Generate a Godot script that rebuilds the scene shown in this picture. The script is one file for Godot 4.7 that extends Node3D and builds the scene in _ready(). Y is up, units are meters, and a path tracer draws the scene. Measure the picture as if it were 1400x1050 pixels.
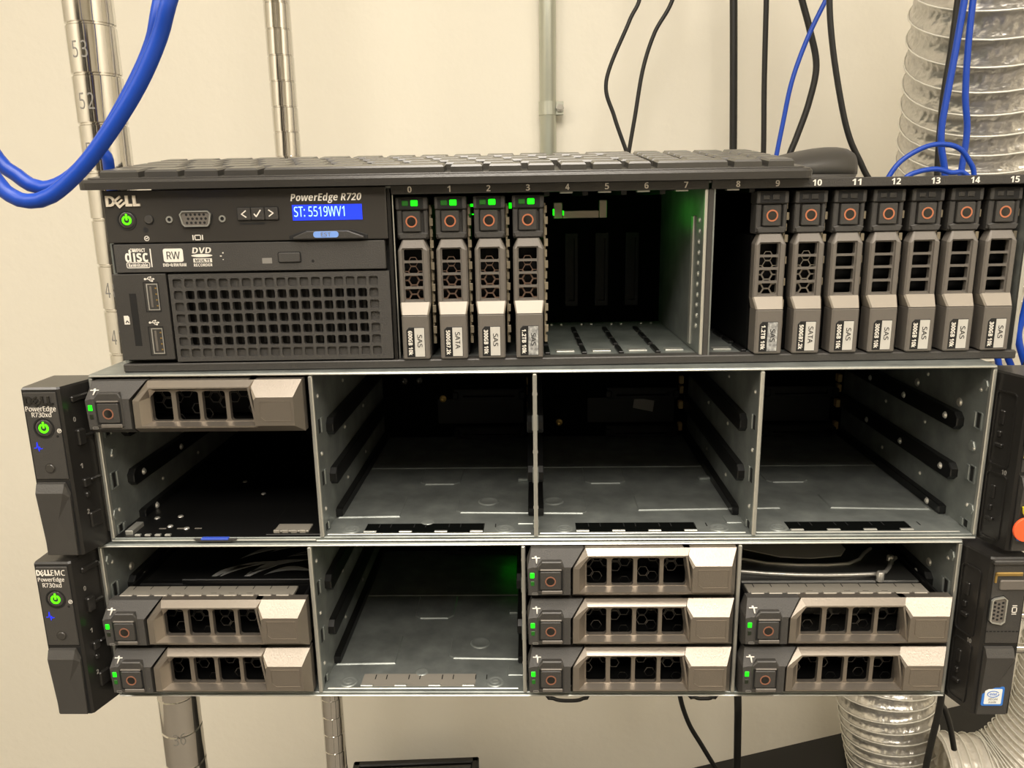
extends Node3D

const U := 0.001   # servers and fittings are modelled in millimetres
const S1 := 1
const S2 := 2
const S3 := 3
var M := {}
var taken := {}
var frames := {}
var pieces := {}


func _ready() -> void:
	# camera: 1.35 m above the floor, close to the rack and looking slightly down
	var cam := Camera3D.new()
	cam.name = "camera"
	cam.keep_aspect = Camera3D.KEEP_HEIGHT
	cam.fov = 52.213
	cam.near = 0.02
	cam.far = 20.0
	cam.transform = Transform3D(Basis(Vector3(0.99957, -0.01654, -0.02417), Vector3(0.01051, 0.97288, -0.23108), Vector3(0.02734, 0.23073, 0.97263)), Vector3(0, 1.35, 0))
	add_child(cam)
	cam.current = true
	var we := WorldEnvironment.new()
	we.name = "environment"
	var env := Environment.new()
	env.background_mode = Environment.BG_COLOR
	env.background_color = Color(0.02, 0.02, 0.02)
	env.tonemap_mode = Environment.TONE_MAPPER_LINEAR
	env.tonemap_exposure = 1.38
	env.sdfgi_enabled = true
	env.ssao_enabled = true
	env.ssil_enabled = true
	we.environment = env
	add_child(we)
	materials()
	glow("lamp diffuser", Color(1.0, 0.95, 0.88), 2.0)
	ceiling_lamp("ceiling light panel just above the viewer", 0.0, 0.15, 0.6, 0.6, 1.2)
	ceiling_lamp("ceiling light panel to the left of the rack", -1.25, 0.9, 0.6, 0.6, 1.5)
	ceiling_lamp("ceiling light panel to the right of the rack", 1.3, 0.9, 0.6, 0.6, 1.2)
	ceiling_lamp("ceiling light panel behind the viewer", 0.1, 1.05, 1.2, 0.6, 1.9)
	room()
	# where the three servers stand: origin at the lower left front corner of each
	frames[S1] = Transform3D(Basis(Vector3.UP, deg_to_rad(1.2446)), Vector3(-0.1997, 1.2702, -0.3697))
	frames[S2] = Transform3D(Basis(Vector3.UP, deg_to_rad(-0.0662)), Vector3(-0.216, 1.1822, -0.3659))
	frames[S3] = Transform3D(Basis(Vector3.UP, deg_to_rad(0.0655)), Vector3(-0.2226, 1.0944, -0.3639))
	lower_servers()
	top_server()
	top_carriers()
	surroundings()


class Shape:
	# collects triangles in millimetres, then makes one mesh
	var st := SurfaceTool.new()
	var xf := Transform3D()

	func _init() -> void:
		st.begin(Mesh.PRIMITIVE_TRIANGLES)
		st.set_smooth_group(-1)

	func soft(on: bool) -> Shape:
		st.set_smooth_group(0 if on else -1)
		return self

	func tri(a: Vector3, b: Vector3, c: Vector3) -> void:
		st.add_vertex(xf * a * 0.001)
		st.add_vertex(xf * c * 0.001)
		st.add_vertex(xf * b * 0.001)

	func quad(a: Vector3, b: Vector3, c: Vector3, d: Vector3) -> void:
		tri(a, b, c)
		tri(a, c, d)

	func tri_out(a: Vector3, b: Vector3, c: Vector3, o: Vector3) -> void:
		if (b - a).cross(c - a).dot(a + b + c - 3.0 * o) < 0:
			tri(a, c, b)
		else:
			tri(a, b, c)

	func quad_out(a: Vector3, b: Vector3, c: Vector3, d: Vector3, o: Vector3) -> void:
		tri_out(a, b, c, o)
		tri_out(a, c, d, o)

	func box(x0: float, x1: float, y0: float, y1: float, z0: float, z1: float, ch := 0.0) -> Shape:
		var o := Vector3(x0 + x1, y0 + y1, z0 + z1) / 2.0
		var h := Vector3(absf(x1 - x0), absf(y1 - y0), absf(z1 - z0)) / 2.0
		ch = minf(ch, minf(h.x, minf(h.y, h.z)) * 0.9)
		var p := func(s: Vector3, ax: int) -> Vector3:
			var e := h - Vector3.ONE * ch
			e[ax] = h[ax]
			return o + s * e
		for ax in 3:
			var b := (ax + 1) % 3
			var c := (ax + 2) % 3
			for sa in [-1.0, 1.0]:
				var q := []
				for k in [[-1.0, -1.0], [1.0, -1.0], [1.0, 1.0], [-1.0, 1.0]]:
					var s := Vector3.ZERO
					s[ax] = sa
					s[b] = k[0]
					s[c] = k[1]
					q.append(p.call(s, ax))
				quad_out(q[0], q[1], q[2], q[3], o)
				if ch > 0:
					for sb in [-1.0, 1.0]:
						var s0 := Vector3.ZERO
						s0[ax] = sa
						s0[b] = sb
						s0[c] = -1.0
						var s1 := s0
						s1[c] = 1.0
						quad_out(p.call(s0, ax), p.call(s1, ax), p.call(s1, b), p.call(s0, b), o)
		if ch > 0:
			for sx in [-1.0, 1.0]:
				for sy in [-1.0, 1.0]:
					for sz in [-1.0, 1.0]:
						var s := Vector3(sx, sy, sz)
						tri_out(p.call(s, 0), p.call(s, 1), p.call(s, 2), o)
		return self

	func inset(poly: PackedVector2Array, d: float) -> PackedVector2Array:
		var out := PackedVector2Array()
		var n := poly.size()
		for i in n:
			var a := (poly[i] - poly[(i + n - 1) % n]).normalized()
			var b := (poly[(i + 1) % n] - poly[i]).normalized()
			var na := Vector2(-a.y, a.x)
			var nb := Vector2(-b.y, b.x)
			var m := (na + nb) / maxf(0.25, 1.0 + na.dot(nb))
			out.append(poly[i] + m * d)
		return out

	# polygon (anticlockwise, in x and y) pushed from z0 to z1, its front edge bevelled by ch
	func prism(poly: PackedVector2Array, z0: float, z1: float, ch := 0.0, back := true) -> Shape:
		if Geometry2D.is_polygon_clockwise(poly):
			poly = poly.duplicate()
			poly.reverse()
		var top := inset(poly, ch) if ch > 0 else poly
		var n := poly.size()
		var ids := Geometry2D.triangulate_polygon(top)
		for i in range(0, ids.size(), 3):
			var a := top[ids[i]]
			var b := top[ids[i + 1]]
			var c := top[ids[i + 2]]
			if (b - a).cross(c - a) < 0:
				var t := b
				b = c
				c = t
			tri(Vector3(a.x, a.y, z1), Vector3(b.x, b.y, z1), Vector3(c.x, c.y, z1))
		if back:
			ids = Geometry2D.triangulate_polygon(poly)
			for i in range(0, ids.size(), 3):
				var a := poly[ids[i]]
				var b := poly[ids[i + 1]]
				var c := poly[ids[i + 2]]
				if (b - a).cross(c - a) < 0:
					var t := b
					b = c
					c = t
				tri(Vector3(a.x, a.y, z0), Vector3(c.x, c.y, z0), Vector3(b.x, b.y, z0))
		for i in n:
			var j := (i + 1) % n
			var a := Vector3(poly[i].x, poly[i].y, z0)
			var b := Vector3(poly[j].x, poly[j].y, z0)
			var c := Vector3(poly[j].x, poly[j].y, z1 - ch)
			var d := Vector3(poly[i].x, poly[i].y, z1 - ch)
			quad(a, b, c, d)
			if ch > 0:
				quad(d, c, Vector3(top[j].x, top[j].y, z1), Vector3(top[i].x, top[i].y, z1))
		return self

	# strips between loops of the same number of points, the loops anticlockwise as seen from the end that they lead to
	func loft(loops: Array, cap0 := false, cap1 := true, closed := true) -> Shape:
		for k in loops.size() - 1:
			var a: Array = loops[k]
			var b: Array = loops[k + 1]
			var n := a.size()
			for i in (n if closed else n - 1):
				var j := (i + 1) % n
				quad(a[i], a[j], b[j], b[i])
		for e in [[cap0, 0], [cap1, loops.size() - 1]]:
			if e[0]:
				var l: Array = loops[e[1]]
				var c := Vector3.ZERO
				for v in l:
					c += v
				c /= l.size()
				for i in l.size():
					var j := (i + 1) % l.size()
					if e[1] == 0:
						tri(c, l[j], l[i])
					else:
						tri(c, l[i], l[j])
		return self

	# rectangle with a round-cornered opening whose sides go back to z1; floor closes it there
	func cell(ox0: float, ox1: float, oy0: float, oy1: float, x0: float, x1: float, y0: float, y1: float, r: float, z: float, z1: float, floored := false, n := 3) -> void:
		var pts := []
		var outs := []
		var cs := [[x1 - r, y1 - r, ox1, oy1], [x0 + r, y1 - r, ox0, oy1], [x0 + r, y0 + r, ox0, oy0], [x1 - r, y0 + r, ox1, oy0]]
		for k in 4:
			for i in n + 1:
				var a := (k + float(i) / n) * PI / 2
				pts.append(Vector2(cs[k][0] + cos(a) * r, cs[k][1] + sin(a) * r))
				outs.append(Vector2(cs[k][2], cs[k][3]))
		var m := pts.size()
		for i in m:
			var j := (i + 1) % m
			var a := Vector3(pts[i].x, pts[i].y, z)
			var b := Vector3(pts[j].x, pts[j].y, z)
			if outs[i] == outs[j]:
				tri(Vector3(outs[i].x, outs[i].y, z), b, a)
			else:
				quad(Vector3(outs[i].x, outs[i].y, z), Vector3(outs[j].x, outs[j].y, z), b, a)
			quad(a, b, Vector3(pts[j].x, pts[j].y, z1), Vector3(pts[i].x, pts[i].y, z1))
			if floored:
				tri(Vector3((x0 + x1) / 2, (y0 + y1) / 2, z1), Vector3(pts[i].x, pts[i].y, z1), Vector3(pts[j].x, pts[j].y, z1))

	func tube(pts: PackedVector3Array, r: float, seg := 10, caps := true) -> Shape:
		soft(true)
		var n := pts.size()
		var up := Vector3.UP
		var prev := []
		for i in n:
			var d := (pts[mini(i + 1, n - 1)] - pts[maxi(i - 1, 0)]).normalized()
			if i == 0:
				up = Vector3.UP if absf(d.y) < 0.9 else Vector3.BACK
			up = (up - d * up.dot(d)).normalized()
			var s := d.cross(up)
			var ring := []
			for k in seg:
				var a := TAU * k / seg
				ring.append(pts[i] + (up * cos(a) + s * sin(a)) * r)
			if prev:
				for k in seg:
					var j := (k + 1) % seg
					quad(prev[k], prev[j], ring[j], ring[k])
			if caps and (i == 0 or i == n - 1):
				soft(false)
				for k in seg:
					var j := (k + 1) % seg
					if i == 0:
						tri(pts[i], ring[j], ring[k])
					else:
						tri(pts[i], ring[k], ring[j])
				soft(true)
			prev = ring
		soft(false)
		return self

	# profile of (radius, height) turned round the y axis; heights ascending on the outside
	func lathe(profile: PackedVector2Array, seg := 24, smooth := true) -> Shape:
		soft(smooth)
		for i in profile.size() - 1:
			for k in seg:
				var a := TAU * k / seg
				var b := TAU * (k + 1) / seg
				var p := profile[i]
				var q := profile[i + 1]
				quad(Vector3(cos(b) * p.x, p.y, sin(b) * p.x), Vector3(cos(a) * p.x, p.y, sin(a) * p.x), Vector3(cos(a) * q.x, q.y, sin(a) * q.x), Vector3(cos(b) * q.x, q.y, sin(b) * q.x))
		soft(false)
		return self

	# the same, turned round an axis through (x, y, 0) that points out of the front (z)
	func turned(x: float, y: float, profile: PackedVector2Array, seg := 20, smooth := false) -> Shape:
		var keep := xf
		xf = keep * Transform3D(Basis(Vector3.RIGHT, PI / 2), Vector3(x, y, 0))
		lathe(profile, seg, smooth)
		xf = keep
		return self

	func disc(x: float, y: float, z0: float, z1: float, r: float, ch := 0.2, seg := 20) -> Shape:
		return turned(x, y, PackedVector2Array([Vector2(r, z0), Vector2(r, z1 - ch), Vector2(r - ch, z1), Vector2(0.0, z1)]), seg)

	func ring(x: float, y: float, z0: float, z1: float, r0: float, r1: float, seg := 24) -> Shape:
		return turned(x, y, PackedVector2Array([Vector2(r1, z0), Vector2(r1, z1), Vector2(r0, z1), Vector2(r0, z0)]), seg)

	# a line of thickness w drawn on the plane z, as a flat bar of height h
	func stroke(pts: PackedVector2Array, w: float, z: float, h := 0.15) -> Shape:
		for i in pts.size() - 1:
			var d := (pts[i + 1] - pts[i]).normalized()
			var n := Vector2(-d.y, d.x) * w / 2
			var e := d * w * 0.3
			prism(PackedVector2Array([pts[i] - e - n, pts[i + 1] + e - n, pts[i + 1] + e + n, pts[i] - e + n]), z - 0.02, z + h, 0.0, false)
		return self

	func mesh() -> ArrayMesh:
		st.generate_normals()
		return st.commit()


func rounded(x0: float, x1: float, y0: float, y1: float, r: float, n := 4) -> PackedVector2Array:
	var out := PackedVector2Array()
	var cs := [Vector2(x1 - r, y1 - r), Vector2(x0 + r, y1 - r), Vector2(x0 + r, y0 + r), Vector2(x1 - r, y0 + r)]
	for k in 4:
		for i in n + 1:
			var a := (k + float(i) / n) * PI / 2
			out.append(cs[k] + Vector2(cos(a), sin(a)) * r)
	return out


func poly(a: Array) -> PackedVector2Array:
	var out := PackedVector2Array()
	for i in range(0, a.size(), 2):
		out.append(Vector2(a[i], a[i + 1]))
	return out


func closed(p: PackedVector2Array) -> PackedVector2Array:
	var q := p.duplicate()
	q.append(p[0])
	return q


func circle(x: float, y: float, r: float, a0 := 0.0, a1 := 360.0, n := 20) -> PackedVector2Array:
	var out := PackedVector2Array()
	for i in n + 1:
		var a := deg_to_rad(lerpf(a0, a1, float(i) / n))
		out.append(Vector2(x + cos(a) * r, y + sin(a) * r))
	return out


# points through the given ones (metres), smoothly, in millimetres
func curve(points: Array, step := 0.005) -> PackedVector3Array:
	var c := Curve3D.new()
	c.bake_interval = step
	for i in points.size():
		var t: Vector3 = (points[mini(i + 1, points.size() - 1)] - points[maxi(i - 1, 0)]) / 6.0
		c.add_point(points[i], -t, t)
	var out := PackedVector3Array()
	for p in c.get_baked_points():
		out.append(p * 1000.0)
	return out


func numbered(called: String) -> String:
	var n: int = taken.get(called, 0)
	taken[called] = n + 1
	return called if n == 0 else "%s_%03d" % [called, n]


func thing(called: String, label: String, category: String, at := Vector3.ZERO, turn := 0.0, group := "") -> Node3D:
	var o := Node3D.new()
	o.name = numbered(called)
	add_child(o)
	o.position = at
	o.rotation.y = turn
	tag(o, label, category, group)
	return o


func tag(o: Node3D, label: String, category: String, group := "") -> Node3D:
	o.set_meta("label", label)
	o.set_meta("category", category)
	if group:
		o.set_meta("group", group)
	return o


func part(s: Shape, called: String, m: Material, parent: Node3D, label := "") -> MeshInstance3D:
	var o := MeshInstance3D.new()
	o.mesh = s.mesh()
	o.material_override = m
	if parent == self:
		o.name = numbered(called)
		add_child(o)
	else:
		o.name = called
		parent.add_child(o, true)
	if label:
		o.set_meta("label", label)
	return o


# a small piece that repeats: its mesh is made once, at the origin
func again(called: String, m: String, parent: Node3D, at: Transform3D, maker: Callable) -> MeshInstance3D:
	var id := called + m
	if not pieces.has(id):
		var s := Shape.new()
		maker.call(s)
		pieces[id] = s.mesh()
	var o := MeshInstance3D.new()
	o.mesh = pieces[id]
	o.material_override = M[m]
	o.name = called
	parent.add_child(o, true)
	o.transform = at
	return o


func structure(s: Shape, called: String, m: Material, parent: Node3D = self) -> MeshInstance3D:
	var o := part(s, called, m, parent)
	o.set_meta("kind", "structure")
	return o


# lettering that fills the box x0..x1, y0..y1 on the plane z (millimetres); down: it reads from top to bottom
func lettering(parent: Node3D, s: String, x0: float, x1: float, y0: float, y1: float, z: float, m: Material, called := "lettering", face := "bold", down := false, slant := 0.0) -> MeshInstance3D:
	var f := SystemFont.new()
	f.font_names = PackedStringArray(["Droid Sans Mono" if face == "mono" else "Droid Sans"])
	f.font_weight = 700 if face == "bold" else 400
	var t := TextMesh.new()
	t.font = f
	t.text = s
	t.font_size = 48
	t.pixel_size = 0.0001
	t.depth = 0.0
	t.curve_step = 2.0
	t.depth = 0.00012
	var b := t.get_aabb()
	var k := Vector2((y1 - y0 if down else x1 - x0) * U / maxf(b.size.x, 1e-6), (x1 - x0 if down else y1 - y0) * U / maxf(b.size.y, 1e-6))
	var mid := b.get_center()
	var turn := Basis(Vector3.BACK, -PI / 2 if down else 0.0)
	var arrays := t.get_mesh_arrays()
	var pts: PackedVector3Array = arrays[Mesh.ARRAY_VERTEX]
	for i in pts.size():
		var p := (pts[i] - mid) * Vector3(k.x, k.y, 1)
		p.x += p.y * slant
		pts[i] = turn * p
	var s2 := SurfaceTool.new()
	s2.begin(Mesh.PRIMITIVE_TRIANGLES)
	s2.set_smooth_group(-1)
	var ids: PackedInt32Array = arrays[Mesh.ARRAY_INDEX] if arrays[Mesh.ARRAY_INDEX] != null else PackedInt32Array(range(pts.size()))
	for i in ids:
		s2.add_vertex(pts[i])
	s2.generate_normals()
	var o := MeshInstance3D.new()
	o.mesh = s2.commit()
	o.material_override = m
	o.name = called
	parent.add_child(o, true)
	o.position = Vector3((x0 + x1) / 2, (y0 + y1) / 2, z + 0.06) * U
	return o


func place(k: int, x: float, y: float, z: float) -> Vector3:
	return frames[k] * (Vector3(x, y, z) * U)


func mat(called: String, c: Color, rough: float, metal := 0.0, spec := 0.5) -> StandardMaterial3D:
	var m := StandardMaterial3D.new()
	m.resource_name = called
	m.albedo_color = c
	m.roughness = rough
	m.metallic = metal
	m.metallic_specular = spec
	M[called] = m
	return m


func glow(called: String, c: Color, e: float) -> StandardMaterial3D:
	var m := mat(called, c, 0.4)
	m.emission_enabled = true
	m.emission = c
	m.emission_energy_multiplier = e
	return m


func noise(freq: float, size: int, octaves := 4, normal := true, strength := 4.0, kind := FastNoiseLite.TYPE_SIMPLEX_SMOOTH, sd := 1) -> NoiseTexture2D:
	var n := FastNoiseLite.new()
	n.seed = sd
	n.noise_type = kind
	n.frequency = freq
	n.fractal_octaves = octaves
	var t := NoiseTexture2D.new()
	t.width = size
	t.height = size
	t.seamless = true
	t.noise = n
	t.as_normal_map = normal
	t.bump_strength = strength
	return t


func grain(m: StandardMaterial3D, t: Texture2D, per_metre: float, strength: float) -> void:
	m.normal_enabled = true
	m.normal_texture = t
	m.normal_scale = strength
	m.uv1_triplanar = true
	m.uv1_scale = Vector3.ONE * per_metre


func mottle(m: StandardMaterial3D, freq: float, size: int, dark: Color, light: Color, per_metre: float, sd := 3) -> void:
	var t := noise(freq, size, 5, false, 1.0, FastNoiseLite.TYPE_SIMPLEX_SMOOTH, sd)
	var g := Gradient.new()
	g.set_color(0, dark)
	g.set_color(1, light)
	t.color_ramp = g
	m.albedo_color = Color.WHITE
	m.albedo_texture = t
	m.uv1_triplanar = true
	m.uv1_scale = Vector3.ONE * per_metre


func materials() -> void:
	var fine := noise(0.09, 256, 3, true, 3.0)
	var peel := noise(0.02, 512, 4, true, 2.5, FastNoiseLite.TYPE_SIMPLEX_SMOOTH, 7)
	grain(mat("black plastic", Color(0.23, 0.223, 0.213), 0.42), fine, 40, 0.25)
	grain(mat("gloss black", Color(0.222, 0.213, 0.2), 0.24), fine, 40, 0.03)
	grain(mat("textured black", Color(0.238, 0.231, 0.221), 0.55), fine, 60, 0.5)
	mat("dark slot", Color(0.03, 0.03, 0.03), 0.7)
	mat("rail black", Color(0.055, 0.055, 0.055), 0.38)
	grain(mat("gray handle", Color(0.61, 0.578, 0.538), 0.37, 0.85), fine, 40, 0.12)
	grain(mat("slim gray", Color(0.42, 0.4, 0.375), 0.45, 0.2), fine, 40, 0.12)
	mat("slim chin", Color(0.56, 0.53, 0.485), 0.4, 0.15)
	var gal := mat("galvanised", Color(0.62, 0.63, 0.615), 0.42, 0.65)
	mottle(gal, 0.02, 256, Color(0.48, 0.5, 0.49), Color(0.62, 0.64, 0.625), 9)
	grain(gal, fine, 9, 0.06)
	var rim := mat("bright edge", Color(0.8, 0.8, 0.77), 0.3, 0.75)
	grain(rim, fine, 30, 0.05)
	mat("steel", Color(0.78, 0.77, 0.74), 0.28, 0.6)
	mat("chrome", Color(0.86, 0.85, 0.83), 0.07, 1.0)
	mat("dim chrome", Color(0.3, 0.295, 0.285), 0.3, 0.9)
	mat("copper", Color(0.74, 0.46, 0.33), 0.4, 0.2)
	mat("brass", Color(0.72, 0.6, 0.36), 0.35, 0.8)
	mat("pale grille", Color(0.5, 0.48, 0.45), 0.35, 0.7)
	mat("dull copper", Color(0.56, 0.38, 0.3), 0.45, 0.2)
	mat("ear black", Color(0.13, 0.125, 0.118), 0.28)
	mat("pale strip", Color(0.6, 0.58, 0.54), 0.35, 0.4)
	mat("comb metal", Color(0.6, 0.56, 0.48), 0.4, 0.4)
	mat("copper grille", Color(0.47, 0.39, 0.34), 0.35, 0.6)
	mat("print white", Color(0.9, 0.88, 0.84), 0.6)
	mat("print gray", Color(0.5, 0.49, 0.47), 0.6)
	mat("print black", Color(0.08, 0.08, 0.08), 0.6)
	mat("label silver", Color(0.74, 0.73, 0.7), 0.5)
	mat("label scuffed", Color(0.6, 0.6, 0.585), 0.6)
	mottle(M["label scuffed"], 0.05, 128, Color(0.4, 0.4, 0.4), Color(0.78, 0.78, 0.76), 60, 5)
	mat("label black", Color(0.09, 0.09, 0.09), 0.5)
	mat("logo cream", Color(0.9, 0.86, 0.79), 0.35, 0.25)
	mat("circuit board", Color(0.018, 0.024, 0.02), 0.85, 0.0, 0.15)
	mat("connector black", Color(0.045, 0.045, 0.045), 0.5, 0.0, 0.3)
	mat("beige plastic", Color(0.72, 0.62, 0.42), 0.5)
	mat("pull blue", Color(0.45, 0.6, 0.88), 0.5)
	mat("tag blue", Color(0.22, 0.33, 0.75), 0.5)
	glow("led green", Color(0.08, 0.95, 0.06), 1.1)
	glow("led dim", Color(0.1, 0.35, 0.08), 0.22)
	mat("led off", Color(0.12, 0.15, 0.1), 0.3)
	mat("lamp off", Color(0.2, 0.195, 0.19), 0.25)
	glow("power green", Color(0.36, 1.0, 0.05), 0.9)
	glow("display blue", Color(0.1, 0.2, 0.92), 0.75)
	glow("display text", Color(0.62, 0.82, 1.0), 0.8)
	glow("heartbeat blue", Color(0.1, 0.18, 0.95), 0.7)
	mat("key top", Color(0.25, 0.243, 0.228), 0.3, 0.0, 0.6)
	grain(mat("keyboard case", Color(0.215, 0.208, 0.197), 0.3), fine, 40, 0.15)
	grain(mat("mouse shell", Color(0.22, 0.212, 0.2), 0.4), fine, 40, 0.1)
	mat("cable blue", Color(0.05, 0.26, 0.68), 0.42)
	mat("cable black", Color(0.1, 0.098, 0.09), 0.45)
	var foil := mat("duct foil", Color(0.86, 0.85, 0.83), 0.3, 0.85)
	grain(foil, noise(0.03, 256, 4, true, 6.0, FastNoiseLite.TYPE_CELLULAR, 11), 11, 0.7)
	var pale := mat("pale foil", Color(0.9, 0.88, 0.84), 0.42, 0.45)
	grain(pale, noise(0.03, 256, 4, true, 6.0, FastNoiseLite.TYPE_CELLULAR, 12), 11, 0.5)
	mat("duct wire", Color(0.93, 0.92, 0.88), 0.4, 0.3)
	grain(mat("wall paint", Color(0.925, 0.905, 0.85), 0.75), peel, 3, 0.25)
	grain(mat("ceiling paint", Color(0.93, 0.92, 0.88), 0.85), peel, 3, 0.3)
	grain(mat("floor vinyl", Color(0.5, 0.48, 0.45), 0.5), peel, 2, 0.2)
	mat("conduit zinc", Color(0.74, 0.75, 0.7), 0.38, 0.7)
	mat("table black", Color(0.06, 0.057, 0.052), 0.5)
	mat("door brown", Color(0.24, 0.17, 0.12), 0.45)
	mat("orange tag", Color(0.93, 0.38, 0.2), 0.5)
	mat("tag yellow", Color(0.85, 0.78, 0.2), 0.5)
	mat("sticker blue", Color(0.2, 0.45, 0.78), 0.45)
	mat("sticker white", Color(0.88, 0.89, 0.88), 0.45)
	mat("drive label", Color(0.06, 0.06, 0.06), 0.4)
	mat("drive print", Color(0.66, 0.66, 0.66), 0.4, 0.2)
	mat("drive cover", Color(0.4, 0.4, 0.39), 0.3, 0.8)


# ---- wide (3.5 inch) drive carrier: x 0..105, y 0..26.4, front face near z 5.5 ----
func wide_carrier(label: String, at: Vector3, turn: float, group: String, drive := "", dead := false) -> Node3D:
	var t := thing("wide_drive_carrier", label, "drive carrier", at, turn, group)
	var v := func(x: float, y: float, z: float) -> Vector3: return Vector3(x, y, z)
	# black latch module: a front with a sloping top and a slanted seam towards the handle
	var s := Shape.new()
	var back := [v.call(0.8, 0.2, 0), v.call(22.0, 0.2, 0), v.call(22.0, 17.6, 0), v.call(28.6, 25.9, 0), v.call(2.6, 25.9, 0), v.call(0.3, 18.8, 0)]
	var front := [v.call(1.4, 3.4, 5.5), v.call(22.0, 3.4, 5.5), v.call(22.0, 17.4, 5.5), v.call(22.6, 18.3, 5.5), v.call(3.4, 18.3, 5.5), v.call(0.8, 17.6, 5.5)]
	var deep := []
	for p in back:
		deep.append(p - Vector3(0, 0, 5))
	s.loft([deep, back, front], true)
	var module := part(s, "latch_module", M["textured black"], t)
	# hood over the release button
	s = Shape.new()
	s.prism(poly([5.4, 4.4, 18.6, 4.4, 18.6, 19.0, 17.4, 21.4, 7.8, 21.4, 5.4, 18.6]), 2.0, 6.1, 0.5)
	part(s, "button_surround", M["black plastic"], module)
	s = Shape.new()
	s.box(6.9, 17.5, 16.9, 17.7, 5.9, 7.0, 0.25)
	s.box(7.6, 17.9, 4.2, 6.1, 5.9, 6.6, 0.3)
	part(s, "button_hood", M["slim gray"], module)
	s = Shape.new()
	s.cell(5.9, 18.2, 5.9, 17.0, 6.5, 17.6, 6.3, 16.8, 0.8, 6.15, 6.12, true)
	part(s, "button_gap", M["dark slot"], module)
	s = Shape.new()
	s.prism(rounded(6.9, 17.2, 6.7, 16.4, 0.7), 4.0, 6.8, 0.35)
	var button := part(s, "release_button", M["black plastic"], module)
	s = Shape.new()
	s.ring(12.0, 11.3, 6.7, 6.95, 2.05, 2.65, 28)
	part(s, "button_ring", M["dull copper"], t)
	s = Shape.new()
	s.turned(12.0, 11.3, PackedVector2Array([Vector2(2.0, 6.82), Vector2(1.5, 6.84), Vector2(0.9, 6.9), Vector2(0.0, 6.95)]), 20, true)
	part(s, "button_pin", M["dim chrome"], t)
	button.set_meta("label", "square black release button")
	s = Shape.new()
	s.box(2.0, 4.0, 12.6, 15.4, 5.4, 5.8, 0.3)
	part(s, "status_led", M["led green"], t, "lit green status light")
	s = Shape.new()
	s.box(2.2, 4.0, 8.4, 10.8, 5.4, 5.7, 0.3)
	part(s, "activity_led", M["led off" if dead else "led dim"], t)
	# pulse mark on the slope, small outline mark below
	s = Shape.new()
	s.xf = Transform3D(Basis(Vector3.RIGHT, -0.94), Vector3(4.9, 22.0, 2.95))
	s.stroke(poly([-1.9, 0, -0.4, 0]), 0.5, 0.1)
	s.stroke(poly([0.4, 0, 1.9, 0]), 0.5, 0.1)
	s.stroke(poly([-0.4, 0, -0.05, 3.4]), 0.5, 0.1)
	s.stroke(poly([-0.05, 3.4, 0.3, -2.8]), 0.5, 0.1)
	s.stroke(poly([0.3, -2.8, 0.5, 0]), 0.5, 0.1)
	part(s, "pulse_mark", M["print white"], module)
	s = Shape.new()
	s.stroke(poly([3.0, 3.6, 5.6, 3.6, 5.6, 4.5, 3.0, 4.5, 3.0, 3.6]), 0.22, 5.5)
	part(s, "drive_mark", M["print gray"], module)
	# handle: frame round four openings, solid end with a label field
	s = Shape.new()
	var o0 := [v.call(22.9, 0.2, -5), v.call(81.5, 0.2, -5), v.call(81.5, 25.9, -5), v.call(29.6, 25.9, -5), v.call(22.9, 18.0, -5)]
	var o1 := [v.call(22.9, 0.2, 0), v.call(81.5, 0.2, 0), v.call(81.5, 25.9, 0), v.call(29.6, 25.9, 0), v.call(22.9, 18.0, 0.3)]
	var o2 := [v.call(23.2, 3.4, 4.6), v.call(82.8, 3.4, 4.6), v.call(79.6, 23.2, 3.4), v.call(30.6, 23.2, 3.4), v.call(23.3, 17.2, 4.6)]
	var o3 := [v.call(26.4, 4.3, 4.7), v.call(81.6, 4.3, 4.7), v.call(78.8, 22.6, 3.5), v.call(31.2, 22.6, 3.5), v.call(26.4, 16.8, 4.7)]
	var o4 := [v.call(29.6, 5.5, 0.2), v.call(80.4, 5.5, 0.2), v.call(78.0, 20.9, 0.2), v.call(33.0, 20.9, 0.2), v.call(29.6, 17.4, 0.2)]
	s.loft([o0, o1, o2, o3, o4], false, false)
	var wx := [[30.2, 40.4], [42.6, 53.5], [55.4, 66.6], [68.5, 79.8]]
	var ex := [28.8, 41.5, 54.5, 67.6, 81.2]
	for i in 4:
		s.cell(ex[i], ex[i + 1], 3.6, 21.8, wx[i][0], wx[i][1], 5.7, 20.6, 1.5, 0.25, -2.5, false, 4)
	# solid end
	var e0 := [v.call(80.6, 0.2, -5), v.call(104.3, 0.2, -5), v.call(104.3, 25.9, -5), v.call(78.0, 25.9, -5), v.call(80.6, 18.4, -5)]
	var e1 := [v.call(80.6, 0.2, 0), v.call(104.3, 0.2, 0), v.call(104.3, 25.9, 0), v.call(78.4, 25.9, 0), v.call(80.6, 18.4, 0.3)]
	var e2 := [v.call(82.0, 4.4, 5.5), v.call(101.0, 4.4, 5.5), v.call(101.0, 18.4, 5.5), v.call(83.2, 18.4, 5.5), v.call(82.0, 17.0, 5.5)]
	s.loft([e0, e1, e2], true)
	var handle := part(s, "handle", M["gray handle"], t)
	# label field: a shallow groove with one clipped corner
	s = Shape.new()
	s.stroke(poly([84.8, 16.4, 99.6, 16.4, 99.6, 6.8, 87.0, 6.8, 84.8, 8.6, 84.8, 16.4]), 0.28, 5.45, 0.28)
	part(s, "label_field", M["gray handle"], handle)
	# hexagonal screen behind the openings
	s = Shape.new()
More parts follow.
